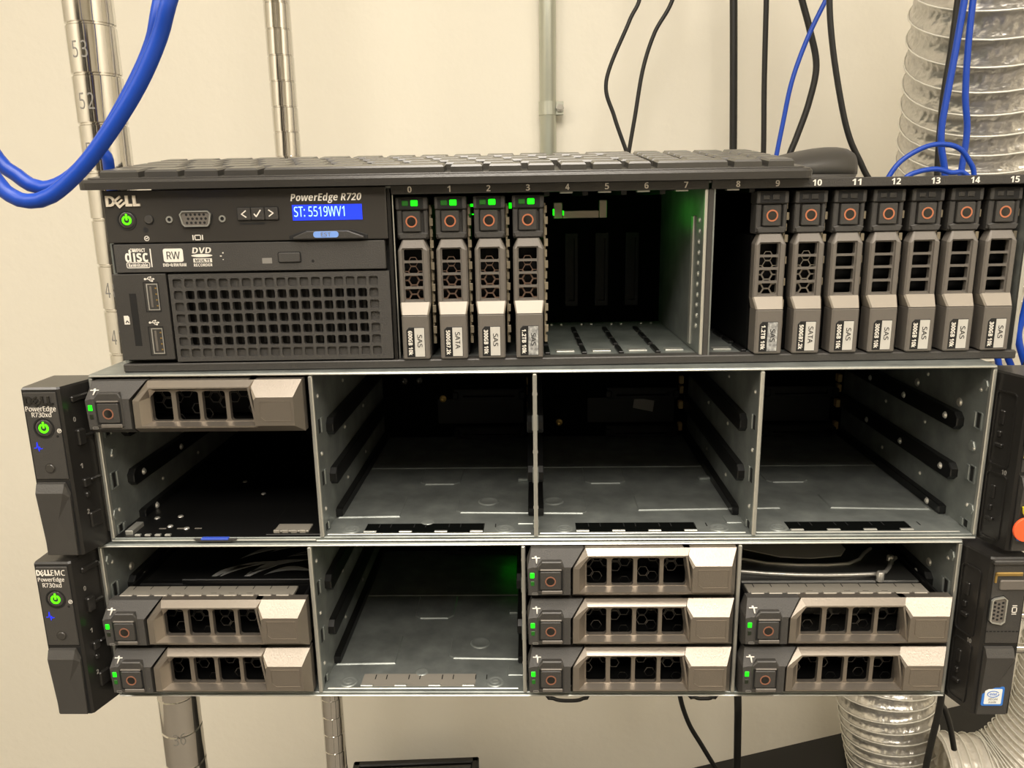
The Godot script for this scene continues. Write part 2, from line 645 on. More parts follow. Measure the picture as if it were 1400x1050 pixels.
	for row in 4:
		for col in 11:
			if (row < 2 and (col + row + int(at.y * 977)) % 3) or (col + row * 2 + int(at.y * 977)) % 7 == 3:
				continue
			hexagon(s, 31.0 + col * 4.7, 5.0 + row * 5.4 + (2.7 if col % 2 else 0.0), 3.0, 2.55, -6.0, -6.5)
	part(s, "hexagon_screen", M["dim chrome"], t)
	# tray, spring finger strip on top, the drive itself
	s = Shape.new()
	s.box(3.8, 5.0, 1.6, 24.0, -150, -3)
	s.box(100.6, 102.0, 1.6, 24.0, -150, -3)
	s.box(3.8, 102.0, 1.4, 2.4, -150, -3)
	part(s, "tray", M["rail black"], t)
	s = Shape.new()
	s.box(5, 96, 24.0, 25.5, -15.5, -4.2, 0.2)
	var strip := part(s, "spring_strip", M["pale strip"] if drive else M["dim chrome"], t, "metal strip of spring fingers")
	if drive:
		for k in 10:
			s = Shape.new()
			s.box(5.6 + k * 9.1, 12.4 + k * 9.1, 25.3, 26.3, -6.4, -4.0, 0.3)
			part(s, "spring_finger", M["pale strip"], strip)
		s = Shape.new()
		for k in 10:
			s.box(9.0 + k * 9.1, 9.4 + k * 9.1, 25.5, 25.56, -15.2, -12.0)
		part(s, "finger_slits", M["dark slot"], strip)
	s = Shape.new()
	s.box(5.4, 100.2, 2.5, 22.4, -158, -24.0, 0.8)
	part(s, "drive_body", M["drive cover"] if drive == "cover" else M["connector black"], t)
	return t


func hexagon(s: Shape, x: float, y: float, r: float, ri: float, z: float, z1: float) -> void:
	for k in 6:
		var a := TAU * k / 6
		var b := TAU * (k + 1) / 6
		var p := Vector3(x + cos(a) * r, y + sin(a) * r, z)
		var q := Vector3(x + cos(b) * r, y + sin(b) * r, z)
		var pi := Vector3(x + cos(a) * ri, y + sin(a) * ri, z)
		var qi := Vector3(x + cos(b) * ri, y + sin(b) * ri, z)
		s.quad(p, q, qi, pi)
		s.quad(pi, qi, Vector3(qi.x, qi.y, z1), Vector3(pi.x, pi.y, z1))


# ---- slim (2.5 inch) drive carrier, upright: centre x 0, y 0..76.8 ----
func slim_carrier(label: String, at: Vector3, turn: float, lit: bool, kind: String, size: String, screen: String, scuffed := false) -> Node3D:
	var t := thing("slim_drive_carrier", label, "drive carrier", at, turn, "slim drive carriers in the top server")
	var s := Shape.new()
	# latch module: lamp cap, posts either side of the button, flared foot
	s.box(-7.5, 7.5, 70.9, 76.8, -14, -3.6, 0.5)
	s.box(-7.2, 7.2, 57.0, 71.0, -14, -6.0, 0.4)
	s.box(-7.3, -4.6, 57.6, 71.0, -8, -4.6, 0.5)
	s.box(5.2, 7.3, 57.6, 71.0, -8, -4.6, 0.5)
	s.prism(poly([-6.0, 57.4, 6.2, 57.4, 7.4, 59.8, 5.4, 60.4, -4.8, 60.4, -7.2, 59.8]), -7, -3.8, 0.4)
	var module := part(s, "latch_module", M["textured black"], t)
	s = Shape.new()
	s.cell(-6.0, 5.6, 71.4, 76.3, -4.9, 3.6, 72.0, 75.8, 0.4, -3.55, -3.58, true)
	part(s, "lamp_window", M["dark slot"], module)
	s = Shape.new()
	s.box(-4.5, -1.5, 72.7, 75.1, -4, -3.2, 0.3)
	part(s, "activity_led", M["led dim" if lit else "lamp off"], t)
	s = Shape.new()
	s.box(-0.3, 3.0, 72.6, 75.3, -4, -3.15, 0.3)
	part(s, "status_led", M["led green" if lit else "lamp off"], t, "lit green status light" if lit else "")
	s = Shape.new()
	s.box(-4.4, 4.0, 60.7, 70.3, -7, -3.0, 0.4)
	part(s, "release_button", M["black plastic"], module)
	s = Shape.new()
	s.ring(-0.2, 65.5, -3.1, -2.8, 2.1, 2.75, 28)
	part(s, "button_ring", M["copper"], t)
	s = Shape.new()
	s.turned(-0.2, 65.5, PackedVector2Array([Vector2(2.05, -2.98), Vector2(1.5, -2.95), Vector2(0.0, -2.85)]), 20, true)
	part(s, "button_pin", M["dim chrome"], t)
	# handle frame with four openings
	s = Shape.new()
	var v := func(x: float, y: float, z: float) -> Vector3: return Vector3(x, y, z)
	var h0 := [v.call(-7.4, 26.8, -9), v.call(7.4, 26.8, -9), v.call(7.4, 52.6, -9), v.call(5.2, 57.4, -9), v.call(-5.2, 57.4, -9), v.call(-7.4, 52.6, -9)]
	var h1 := [v.call(-7.4, 26.8, -3.8), v.call(7.4, 26.8, -3.8), v.call(7.4, 52.0, -3.8), v.call(5.0, 57.2, -4.8), v.call(-5.0, 57.2, -4.8), v.call(-7.4, 52.0, -3.8)]
	var h2 := [v.call(-6.7, 26.8, -2.9), v.call(6.7, 26.8, -2.9), v.call(6.7, 51.8, -2.9), v.call(4.5, 56.8, -4.3), v.call(-4.5, 56.8, -4.3), v.call(-6.7, 51.8, -2.9)]
	var h3 := [v.call(-5.4, 27.6, -2.9), v.call(4.7, 27.6, -2.9), v.call(4.7, 52.8, -3.0), v.call(4.4, 53.2, -3.1), v.call(-5.1, 53.2, -3.1), v.call(-5.4, 52.8, -3.0)]
	var h4 := [v.call(-5.1, 27.8, -4.0), v.call(4.4, 27.8, -4.0), v.call(4.4, 52.7, -4.0), v.call(4.2, 52.9, -4.0), v.call(-4.9, 52.9, -4.0), v.call(-5.1, 52.7, -4.0)]
	s.loft([h0, h1, h2, h3, h4], false, false)
	var ys := [27.6, 34.2, 40.6, 46.6, 53.0]
	for i in 4:
		s.cell(-5.2, 4.5, ys[i], ys[i + 1], -4.75, 4.0, ys[i] + (0.9 if i == 0 else 0.55), ys[i + 1] - 0.5, 0.6, -3.9, -6.5, false, 2)
	var handle := part(s, "handle", M["slim gray"], t)
	# pale chin that slopes out to the lower grip
	s = Shape.new()
	s.loft([[v.call(-7.4, 26.8, -9), v.call(-6.4, 21.6, -9), v.call(6.4, 21.6, -9), v.call(7.4, 26.8, -9)], [v.call(-7.4, 26.8, -3.4), v.call(-6.5, 21.6, 0.3), v.call(6.5, 21.6, 0.3), v.call(7.4, 26.8, -3.4)], [v.call(-6.8, 27.4, -2.8), v.call(-5.9, 21.8, 1.2), v.call(5.9, 21.8, 1.2), v.call(6.8, 27.4, -2.8)]], true)
	part(s, "chin", M["slim chin"], handle, "pale sloping chin of the handle")
	s = Shape.new()
	s.box(-6.5, 6.5, 0.0, 21.8, -10, 1.2, 0.7)
	part(s, "grip", M["slim gray"], t)
	s = Shape.new()
	s.prism(poly([-4.5, 1.2, 4.3, 1.2, 4.3, 15.8, -3.2, 15.8, -4.5, 14.4]), 0.8, 1.32, 0.1)
	var plate := part(s, "label_plate", M["label black"], t)
	s = Shape.new()
	s.box(-0.6, 4.1, 1.5, 15.5, 1.2, 1.4)
	part(s, "label_strip", M["label scuffed" if scuffed else "label silver"], plate)
	var n := size.length()
	lettering(plate, size, -3.7, -1.6, 8.2 - n * 0.66, 8.2 + n * 0.66, 1.34, M["print white"], "lettering", "bold", true)
	n = kind.length()
	lettering(plate, kind, 0.7, 3.0, 9.2 - n * 1.02, 9.2 + n * 1.02, 1.42, M["print black"], "lettering", "plain", true)
	if screen:
		s = Shape.new()
		for row in 6:
			for col in 3:
				if row == 5 or (row == 4 and col != 1):
					continue
				hexagon(s, -4.4 + col * 3.9, 26.6 + row * 4.45 + (2.2 if col % 2 else 0.0), 2.6, 2.2, -5.2, -5.6)
		part(s, "hexagon_screen", M[screen], t)
	s = Shape.new()
	s.box(-7.0, 7.0, 0.4, 56, -100, -12)
	part(s, "drive_body", M["connector black"], t)
	# comb of spring fingers down the right side
	s = Shape.new()
	for k in 13:
		s.box(7.7, 9.4 if k % 2 else 9.0, 6.0 + k * 5.2, 9.6 + k * 5.2, -9.6 + (1.2 if k % 2 else 0.0), -8.8 + (1.2 if k % 2 else 0.0), 0.1)
	s.box(7.5, 8.4, 6, 73, -30, -9.6)
	part(s, "spring_comb", M["comb metal"], t, "metal comb of spring fingers")
	return t


# raised company lettering: D, tilted E, L, L in a box of w x h with its lower left corner at x, y
func logo_shape(x: float, y: float, w: float, h: float, z: float, z1: float) -> Shape:
	var s := Shape.new()
	s.xf = Transform3D(Basis.from_scale(Vector3(w / 100.0, h / 32.0, 1)), Vector3(x, y, 0))
	# D, as an upright and a bow
	s.prism(poly([0, 0, 8, 0, 8, 32, 0, 32]), z, z1)
	s.prism(poly([8, 0, 14, 0, 21, 2.5, 26.5, 8, 29, 16, 26.5, 24, 21, 29.5, 14, 32, 8, 32, 8, 25, 13, 25, 18, 22, 20.5, 16, 18, 10, 13, 7, 8, 7]), z, z1)
	# tilted E: one long stem and three arms at 45 degrees
	var a := s.xf
	s.xf = a * Transform3D(Basis(Vector3.BACK, 0.66), Vector3(41.5, -2.6, 0))
	s.prism(poly([-4, -1, 22, -1, 22, 5, 3, 5, 3, 10.5, 20, 10.5, 20, 15.5, 3, 15.5, 3, 21, 22, 21, 22, 27, -4, 27]), z, z1)
	s.xf = a
	s.prism(poly([58, 0, 78, 0, 78, 7.5, 66.5, 7.5, 66.5, 32, 58, 32]), z, z1)
	s.prism(poly([80, 0, 100, 0, 100, 7.5, 88.5, 7.5, 88.5, 32, 80, 32]), z, z1)
	return s


func power_button(parent: Node3D, x: float, y: float, z: float, r: float) -> void:
	var s := Shape.new()
	s.ring(x, y, z - 0.6, z + 0.25, r * 0.86, r, 32)
	s.turned(x, y, PackedVector2Array([Vector2(r * 0.86, z + 0.02), Vector2(r * 0.8, z + 0.02)]), 32)
	var b := part(s, "power_button", M["dark slot"], parent)
	s = Shape.new()
	s.turned(x, y, PackedVector2Array([Vector2(r * 0.84, z - 0.2), Vector2(r * 0.78, z + 0.3), Vector2(r * 0.6, z + 0.12), Vector2(0, z + 0.05)]), 28, true)
	part(s, "button_cap", M["gloss black"], b if parent.get_parent() == self else parent)
	s = Shape.new()
	var c := circle(x, y, r * 0.38, 122, 418, 26)
	s.stroke(c, r * 0.17, z + 0.15, 0.25)
	s.stroke(poly([x, y + r * 0.05, x, y + r * 0.58]), r * 0.16, z + 0.15, 0.28)
	part(s, "power_light", M["power green"], b if parent.get_parent() == self else parent, "lit green power symbol")


func usb_mark(parent: Node3D, x: float, y: float, w: float, z: float) -> void:
	var s := Shape.new()
	var k := w / 10.0
	s.xf = Transform3D(Basis.from_scale(Vector3(k, k, 1)), Vector3(x, y, 0))
	s.prism(circle(-4.2, 0, 1.1, 0, 350, 12), z, z + 0.15)
	s.stroke(poly([-4, 0, 4, 0]), 0.7, z)
	s.prism(poly([3.6, -1.1, 5.4, 0, 3.6, 1.1]), z, z + 0.15)
	s.stroke(poly([-2.4, 0, -0.8, 1.9, 1.2, 1.9]), 0.6, z)
	s.prism(circle(1.4, 1.9, 0.8, 0, 350, 10), z, z + 0.15)
	s.stroke(poly([-0.8, 0, 0.8, -1.9, 2.2, -1.9]), 0.6, z)
	s.box(1.8, 3.4, -2.7, -1.1, z, z + 0.15)
	part(s, "port_mark", M["print white"], parent)


func usb_port(parent: Node3D, x0: float, x1: float, y0: float, y1: float, z: float) -> void:
	var s := Shape.new()
	s.cell(x0 - 0.4, x1 + 0.4, y0 - 0.4, y1 + 0.4, x0, x1, y0, y1, 0.4, z + 0.05, z - 0.05, true, 2)
	var p := part(s, "usb_port", M["dark slot"], parent)
	var a := p if parent == p.get_parent() and parent.get_parent() == self else parent
	s = Shape.new()
	s.cell(x0 + 1.1, x1 - 0.1, y0 + 0.5, y1 - 0.4, x0 + 1.6, x1 - 0.5, y0 + 0.9, y1 - 0.9, 0.2, z + 0.25, z, false, 2)
	part(s, "port_shell", M["steel"], a)
	s = Shape.new()
	s.box(x0 + 2.5, x0 + 3.6, y0 + 1.8, y1 - 1.6, z, z + 0.2, 0.1)
	part(s, "port_tongue", M["slim gray"], a)
	s = Shape.new()
	for k in 4:
		var y := lerpf(y0 + 2.6, y1 - 2.6, k / 3.0)
		s.box(x1 - 1.6, x1 - 0.8, y - 0.35, y + 0.35, z, z + 0.15)
	part(s, "port_contacts", M["brass"], a)


func vga_port(parent: Node3D, x: float, y: float, w: float, h: float, z: float, upright := false) -> void:
	var s := Shape.new()
	if upright:
		s.xf = Transform3D(Basis(Vector3.BACK, -PI / 2), Vector3(x, y, 0))
		x = 0
		y = 0
	var keep := s.xf
	var d := func(g: float) -> Array:
		var out := []
		for p in poly([-w / 2 + 2.0 - g * 0.4, -h / 2 - g, w / 2 - 2.0 + g * 0.4, -h / 2 - g, w / 2 - 0.9 + g, -h / 2 + 1.2, w / 2 + g, h / 2 - 1.6, w / 2 - 1.4, h / 2 + g, -w / 2 + 1.4, h / 2 + g, -w / 2 - g, h / 2 - 1.6, -w / 2 + 0.9 - g, -h / 2 + 1.2]):
			out.append(p)
		return out
	var at := func(g: float, zz: float) -> Array:
		var out := []
		for p in d.call(g):
			out.append(Vector3(x + p.x, y + p.y, zz))
		return out
	s.loft([at.call(0.7, z - 0.3), at.call(0.7, z + 0.05)])
	var p := part(s, "vga_port", M["dark slot"], parent)
	var a := p if parent.get_parent() == self else parent
	s = Shape.new()
	s.xf = keep
	s.loft([at.call(0.05, z), at.call(0.05, z + 1.3), at.call(-0.55, z + 1.3), at.call(-0.55, z + 0.3)], false, false)
	part(s, "port_shell", M["bright edge"], a)
	s = Shape.new()
	s.xf = keep
	s.loft([at.call(-0.6, z), at.call(-0.6, z + 0.7)])
	part(s, "port_body", M["slim gray"], a)
	s = Shape.new()
	s.xf = keep
	for row in 3:
		for col in 5:
			var px := x - w * 0.3 + (col + (0.45 if row == 1 else 0.1)) * w * 0.14
			s.prism(circle(px, y + (1 - row) * h * 0.26, w * 0.042, 0, 330, 11), z + 0.6, z + 0.76)
	part(s, "pin_holes", M["dark slot"], a)


func health_mark(parent: Node3D, x: float, y: float, r: float, z: float) -> void:
	var s := Shape.new()
	s.stroke(circle(x, y, r, 0, 360, 18), r * 0.35, z)
	s.stroke(poly([x - r * 0.5, y + r * 0.2, x, y - r * 0.2, x + r * 0.5, y + r * 0.4]), r * 0.3, z)
	part(s, "health_mark", M["print white"], parent)


func top_server() -> void:
	var t := thing("rack_server", "top server with blue lit display and upright slim drive carriers, keyboard lying on it", "server", frames[S1].origin, frames[S1].basis.get_euler().y)
	var s: Shape
	var h := 86.2
	# case
	s = Shape.new()
	s.box(0, 434, h - 1.0, h, -690, -1.2)
	s.box(0, 434, 0, 1.0, -690, -1.2)
	s.box(0, 1.2, 1, h - 1, -690, -6)
	s.box(432.8, 434, 1, h - 1, -690, -2.0)
	s.box(0, 434, 1, h - 1, -690, -688)
	s.box(-2.4, 1.4, 4, h - 0.4, -8.5, -6.5)
	part(s, "case", M["galvanised"], t)
	s = Shape.new()
	s.box(0.2, 132, 4.6, h - 0.6, -120, -5)
	part(s, "front_bay", M["dark slot"], t)
	# control panel
	s = Shape.new()
	s.box(0, 132.1, 62.2, h, -7, 0, 0.35)
	var panel := part(s, "control_panel", M["gloss black"], t)
	part(logo_shape(1.8, 79.0, 15.8, 4.9, 0.0, 0.7), "raised_logo", M["logo cream"], panel)
	power_button(panel, 10.4, 72.7, 0.0, 4.6)
	s = Shape.new()
	s.disc(20.8, 72.9, -0.2, 0.7, 2.0)
	part(s, "round_button", M["black plastic"], panel)
	s = Shape.new()
	s.prism(circle(20.9, 72.7, 2.35, 0, 345, 20), -0.1, 0.06)
	s.prism(circle(18.6, 68.1, 1.35, 0, 345, 20), -0.1, 0.06)
	part(s, "panel_holes", M["dark slot"], panel)
	health_mark(panel, 18.7, 64.2, 1.05, 0.0)
	vga_port(panel, 42.9, 72.9, 14.6, 7.2, 0.0)
	for x in [30.4, 55.2]:
		s = Shape.new()
		s.ring(x, 72.7, -0.2, 0.5, 0.9, 1.6, 16)
		part(s, "jack_screw", M["bright edge"], panel)
		s = Shape.new()
		s.prism(circle(x, 72.7, 0.95, 0, 330, 12), -0.1, 0.1)
		part(s, "screw_hole", M["dark slot"], panel)
	s = Shape.new()
	s.stroke(poly([40.5, 63.2, 40.5, 65.3]), 0.45, 0.0)
	s.stroke(poly([45.0, 63.2, 45.0, 65.3]), 0.45, 0.0)
	s.stroke(closed(rounded(41.4, 44.1, 63.2, 65.3, 0.4, 2)), 0.45, 0.0)
	part(s, "monitor_mark", M["print white"], panel)
	s = Shape.new()
	s.prism(rounded(62.1, 81.9, 71.4, 77.9, 0.6), -0.3, 0.08)
	s.prism(rounded(63.2, 75.1, 69.8, 70.7, 0.3), -0.3, 0.1)
	part(s, "button_well", M["dark slot"], panel)
	for k in 3:
		s = Shape.new()
		s.box(62.6 + k * 6.4, 68.7 + k * 6.4, 71.8, 77.5, 0, 1.0, 0.35)
		part(s, "menu_button", M["black plastic"], panel)
		s = Shape.new()
		var cx := 65.65 + k * 6.4
		if k == 0:
			s.stroke(poly([cx + 1, 76.1, cx - 1, 74.6, cx + 1, 73.2]), 0.5, 1.0)
		elif k == 1:
			s.stroke(poly([cx - 1.5, 74.6, cx - 0.6, 73.4, cx + 1.5, 76.3]), 0.55, 1.0)
		else:
			s.stroke(poly([cx - 1, 76.3, cx + 1, 74.9, cx - 1, 73.5]), 0.5, 1.0)
		part(s, "button_mark", M["print white"], panel)
	lettering(panel, "PowerEdge R720", 87.9, 120.6, 79.0, 83.6, 0.0, M["print white"], "lettering", "bold", false, 0.2)
	# display
	s = Shape.new()
	s.box(88.2, 120.7, 71.3, 78.4, -0.2, 0.25)
	var screen := part(s, "display_screen", M["display blue"], t, "lit blue status display")
	lettering(screen, "ST: 5519WV1", 89.0, 112.6, 73.0, 77.6, 0.25, M["display text"], "display_text", "plain")
	# pull tab under the display
	s = Shape.new()
	s.prism(poly([86.0, 62.3, 122.8, 62.3, 122.8, 64.4, 115.5, 66.7, 93.6, 66.7, 86.0, 64.4]), 0, 0.5, 0.2)
	part(s, "tab_recess", M["dark slot"], panel)
	s = Shape.new()
	s.prism(poly([88, 62.6, 121, 62.6, 121, 63.7, 113.5, 66.4, 94.5, 66.4, 88, 63.7]), 0.3, 1.8, 0.4)
	var pull := part(s, "pull_tab", M["black plastic"], t)
	s = Shape.new()
	s.prism(rounded(97.6, 109.4, 63.3, 66.2, 1.3), 1.7, 1.95)
	part(s, "tab_label", M["pull blue"], pull)
	lettering(pull, "EST", 101.2, 105.8, 63.9, 65.7, 1.95, M["print gray"], "lettering", "plain")
	# optical drive
	s = Shape.new()
	s.box(2.2, 130.4, 48.2, 61.6, -7, -0.3, 0.3)
	var odd := part(s, "optical_drive", M["textured black"], t)
	s = Shape.new()
	s.box(1.0, 2.2, 48.2, 61.6, -7, -1.5)
	part(s, "drive_edge", M["dark slot"], odd)
	s = Shape.new()
	s.prism(rounded(79.5, 90.6, 51.7, 56.9, 0.8), -1, -0.22)
	s.prism(circle(96.0, 52.4, 0.7, 0, 330, 12), -1, -0.22)
	part(s, "eject_gap", M["dark slot"], odd)
	s = Shape.new()
	s.prism(rounded(80.0, 90.1, 52.1, 56.5, 0.7), -1, 0.6, 0.3)
	part(s, "eject_button", M["textured black"], odd)
	s = Shape.new()
	s.box(72.0, 76.6, 51.6, 54.2, -1, -0.2)
	part(s, "activity_window", M["print gray"], odd)
	# printed marks
	var z := -0.3
	lettering(odd, "COMPACT", 9.8, 17.0, 57.9, 59.6, z, M["print white"])
	lettering(odd, "disc", 7.2, 18.0, 53.3, 59.0, z, M["print white"])
	s = Shape.new()
	s.stroke(closed(rounded(7.6, 18.4, 50.6, 53.0, 0.5, 2)), 0.35, z, 0.1)
	s.box(19.2, 19.7, 50.8, 59.4, z, z + 0.12)
	part(s, "disc_mark", M["print white"], odd)
	lettering(odd, "ReWritable", 8.4, 17.6, 51.0, 52.6, z, M["print white"])
	s = Shape.new()
	s.prism(rounded(25.4, 34.8, 53.0, 59.3, 1.0), z - 0.1, z + 0.1)
	part(s, "rewritable_mark", M["print white"], odd)
	lettering(odd, "RW", 27.0, 33.3, 54.4, 57.9, z + 0.1, M["textured black"], "lettering", "plain")
	lettering(odd, "DVD+R/RW/RAM", 24.8, 35.8, 50.9, 52.4, z, M["print white"])
	lettering(odd, "DVD", 39.4, 48.2, 56.9, 59.6, z, M["print white"], "lettering", "bold", false, 0.2)
	s = Shape.new()
	var e := PackedVector2Array()
	for i in 24:
		e.append(Vector2(43.6 + cos(TAU * i / 24) * 5.0, 55.8 + sin(TAU * i / 24) * 0.75))
	s.prism(e, z - 0.1, z + 0.1)
	s.box(39.4, 48.2, 52.6, 54.5, z - 0.1, z + 0.1)
	s.box(52.2, 53.0, 55.2, 55.7, z - 0.1, z + 0.06)
	s.box(53.4, 54.0, 56.6, 57.2, z - 0.1, z + 0.06)
	s.box(53.3, 53.8, 53.6, 54.0, z - 0.1, z + 0.06)
	part(s, "disc_type_mark", M["print white"], odd)
	lettering(odd, "MULTI", 40.2, 47.4, 52.9, 54.2, z + 0.1, M["textured black"])
	lettering(odd, "RECORDER", 39.4, 48.2, 50.7, 52.1, z, M["print white"])
	# port panel
	s = Shape.new()
	s.box(-0.2, 25.3, 6.0, 47.6, -7, 0, 0.3)
	var ports := part(s, "port_panel", M["black plastic"], t)
	s = Shape.new()
	s.prism(poly([6.9, 13.0, 10.2, 13.0, 10.2, 38.4, 6.9, 38.4]), -0.3, 0.08)
	part(s, "card_slot", M["dark slot"], ports)
	s = Shape.new()
	s.prism(poly([3.0, 23.6, 5.6, 23.6, 5.6, 27.0, 5.0, 27.8, 3.0, 27.8]), -0.1, 0.12)
	part(s, "card_mark", M["print white"], ports)
	s = Shape.new()
	s.stroke(poly([3.8, 24.4, 4.4, 25.4, 5.2, 24.4]), 0.4, 0.12, 0.08)
	part(s, "wrench_mark", M["print black"], ports)
	usb_port(ports, 14.5, 21.2, 29.8, 43.4, 0.0)
	usb_port(ports, 14.3, 21.0, 8.5, 22.0, 0.0)
	usb_mark(ports, 17.5, 45.2, 4.8, 0.0)
	usb_mark(ports, 17.3, 24.3, 4.8, 0.0)
	# vent grille of rounded openings, its outer ring of openings blind
	s = Shape.new()
	var px := 5.507
	var py := 5.617
	for row in 7:
		for col in 18:
			var cx := 30.5 + col * px
			var cy := 9.1 + row * py
			var blind: bool = row == 0 or row == 6 or col == 0 or col == 17
			s.cell(cx - px / 2, cx + px / 2, cy - py / 2, cy + py / 2, cx - 2.15, cx + 2.15, cy - 2.15, cy + 2.15, 0.9, 0.0, -1.3 if blind else -3.0, blind)
	var gx0 := 30.5 - px / 2
	var gx1 := 30.5 + 17.5 * px
	var gy0 := 9.1 - py / 2
	var gy1 := 9.1 + 6.5 * py
	s.box(26.6, gx0, 4.9, 47.2, -3, 0, 0.0)
	s.box(gx1, 131.8, 4.9, 47.2, -3, 0, 0.0)
	s.box(gx0, gx1, 4.9, gy0, -3, 0, 0.0)
	s.box(gx0, gx1, gy1, 47.2, -3, 0, 0.0)
	var grille := part(s, "vent_grille", M["textured black"], t)
	s = Shape.new()
	for col in 16:
		s.box(35.2 + col * px, 36.4 + col * px, 13, 40, -6, -4.4)
	part(s, "inner_screen", M["black plastic"], grille)
	# sill along the bottom, number strip along the top
	s = Shape.new()
	s.box(-0.4, 434, 0.0, 4.0, -8, 0.3, 0.5)
	part(s, "sill", M["black plastic"], t)
	s = Shape.new()
	s.box(134.6, 281.9, 82.4, 86.6, -9, 0.2, 0.3)
	s.box(283.3, 434, 82.4, 86.6, -9, 0.2, 0.3)
	var strip := part(s, "number_strip", M["black plastic"], t)
	for k in 16:
		var nx := slot_x(k)
		var w := 0.95 if k < 10 else 2.1
		if k == 1:
			w = 0.7
		lettering(strip, str(k), nx - w, nx + w, 83.1, 85.9, 0.2, M["print white"], "slot_number")
	# cages
	s = Shape.new()
	s.box(280.6, 281.6, 4, 82.5, -112, -1.0)
	s.box(284.4, 285.4, 4, 82.5, -112, -1.0)
	s.box(432.2, 432.8, 4, 82.5, -112, -1.5)
	s.box(134, 432, 2.6, 3.6, -112, -3)
	part(s, "cage_walls", M["galvanised"], t)
	s = Shape.new()
	s.box(132.4, 133.8, 1, h - 1, -112, -1.0)
	part(s, "bay_wall", M["ear black"], t)
	for q in [[280.5, 282.0, 4.0, 82.4, -3.0, -0.6], [432.2, 434, 4.0, 82.4, -3.0, -1.0], [134.2, 134.8, 4.0, 82.4, -5.0, -3.0], [279.5, 280.7, 6.0, 70.0, -24.0, -19.0]]:
		s = Shape.new()
		s.box(q[0], q[1], q[2], q[3], q[4], q[5], 0.3)
		part(s, "cage_edge", M["bright edge"], t)
	s = Shape.new()
	s.box(282.1, 284.6, 3.6, 82.6, -4, -0.3, 0.4)
	part(s, "center_post", M["black plastic"], t)
	for k in 11:
		again("cage_rivet", "bright edge", t, Transform3D(Basis(Vector3.UP, -PI / 2), Vector3(280.6, 17 + k * 5.1, -10 + (0.8 if k % 2 else 0.0)) * U), func(o: Shape) -> void: o.disc(0, 0, 0, 0.7, 1.3, 0.4, 12))
	# cage floor: black guide slots and bright tabs between the slots, roof likewise
	for k in range(3, 9):
		var x := slot_x(k) + 9.0
		if k == 7:
			continue
		for zz in [[-26, -8], [-46, -31], [-66, -50], [-86, -70]]:
			s = Shape.new()
			s.box(x - 1.3, x + 1.3, 3.4, 5.0, zz[0], zz[1], 0.3)
			part(s, "slot_guide", M["rail black"], t)
		s = Shape.new()
		s.box(x - 1.3, x + 1.3, 80.5, 83, -80, -8)
		part(s, "slot_guide", M["rail black"], t)
	for k in range(4, 9):
		var x := slot_x(k)
		for q in [[x - 4.6, x + 4.6, 3.5, 4.3, -20.0, -14.5], [x - 5.5, x + 5.5, 3.5, 3.9, -8.5, -5.5], [x - 3.7, x - 2.3, 3.5, 4.4, -103.0, -101.5], [x + 2.3, x + 3.7, 3.5, 4.4, -103.0, -101.5], [x - 3, x + 3, 81.6, 82.4, -12.0, -8.0]]:
			s = Shape.new()
			s.box(q[0], q[1], q[2], q[3], q[4], q[5], 0.15)
			part(s, "slot_tab", M["bright edge"], t)
	# backplane with upright connectors
	s = Shape.new()
	s.box(134, 432, 3, h - 2, -114, -112)
	part(s, "backplane", M["circuit board"], t)
	for k in range(4, 9):
		if k == 7:
			continue
		var x := slot_x(k) + 9.4
		s = Shape.new()
		s.cell(x - 3.8, x + 3.8, 15.0, 58.5, x - 2.0, x + 2.0, 18, 55.5, 0.5, -104.0, -110, true)
		s.box(x - 3.8, x + 3.8, 15.0, 58.5, -112, -106)
		part(s, "drive_connector", M["connector black"], t)
	s = Shape.new()
	s.box(213.6, 218.6, 68.3, 77.0, -80, -74, 0.3)
	s.box(239.0, 243.4, 68.3, 78.0, -80, -74, 0.3)
	s.box(218.6, 239.0, 68.3, 72.5, -80, -74, 0.3)
	part(s, "cable_bracket", M["gray handle"], t)
	for q in [[213.3, 70, 73.5, -78, -73.8], [218.7, 70, 72.5, -78, -73.8], [170.0, 76.0, 77.4, -26, -24], [189.0, 74.8, 77.6, -26, -24], [170.6, 72.0, 72.6, -26, -24]]:
		s = Shape.new()
		s.box(q[0], q[0] + (0.7 if q[3] < -50 else 1.4), q[1], q[2], q[3], q[4])
		part(s, "board_led", M["led green"], t, "small green light on the board")
	for x in [216.0, 262.0]:
		var l := OmniLight3D.new()
		l.name = "board_led_light"
		l.light_color = Color(0.1, 1.0, 0.08)
		l.light_energy = 0.000025 if x < 250 else 0.00003
		l.light_size = 0.004
		l.omni_range = 1.0
		l.omni_attenuation = 2.0
		l.shadow_enabled = true
		t.add_child(l, true)
		l.position = Vector3(x, 64 if x < 250 else 70, -70) * U


func slot_x(k: int) -> float:
	return 143.3 + 18.28 * k if k < 8 else 295.3 + 18.2 * (k - 8)


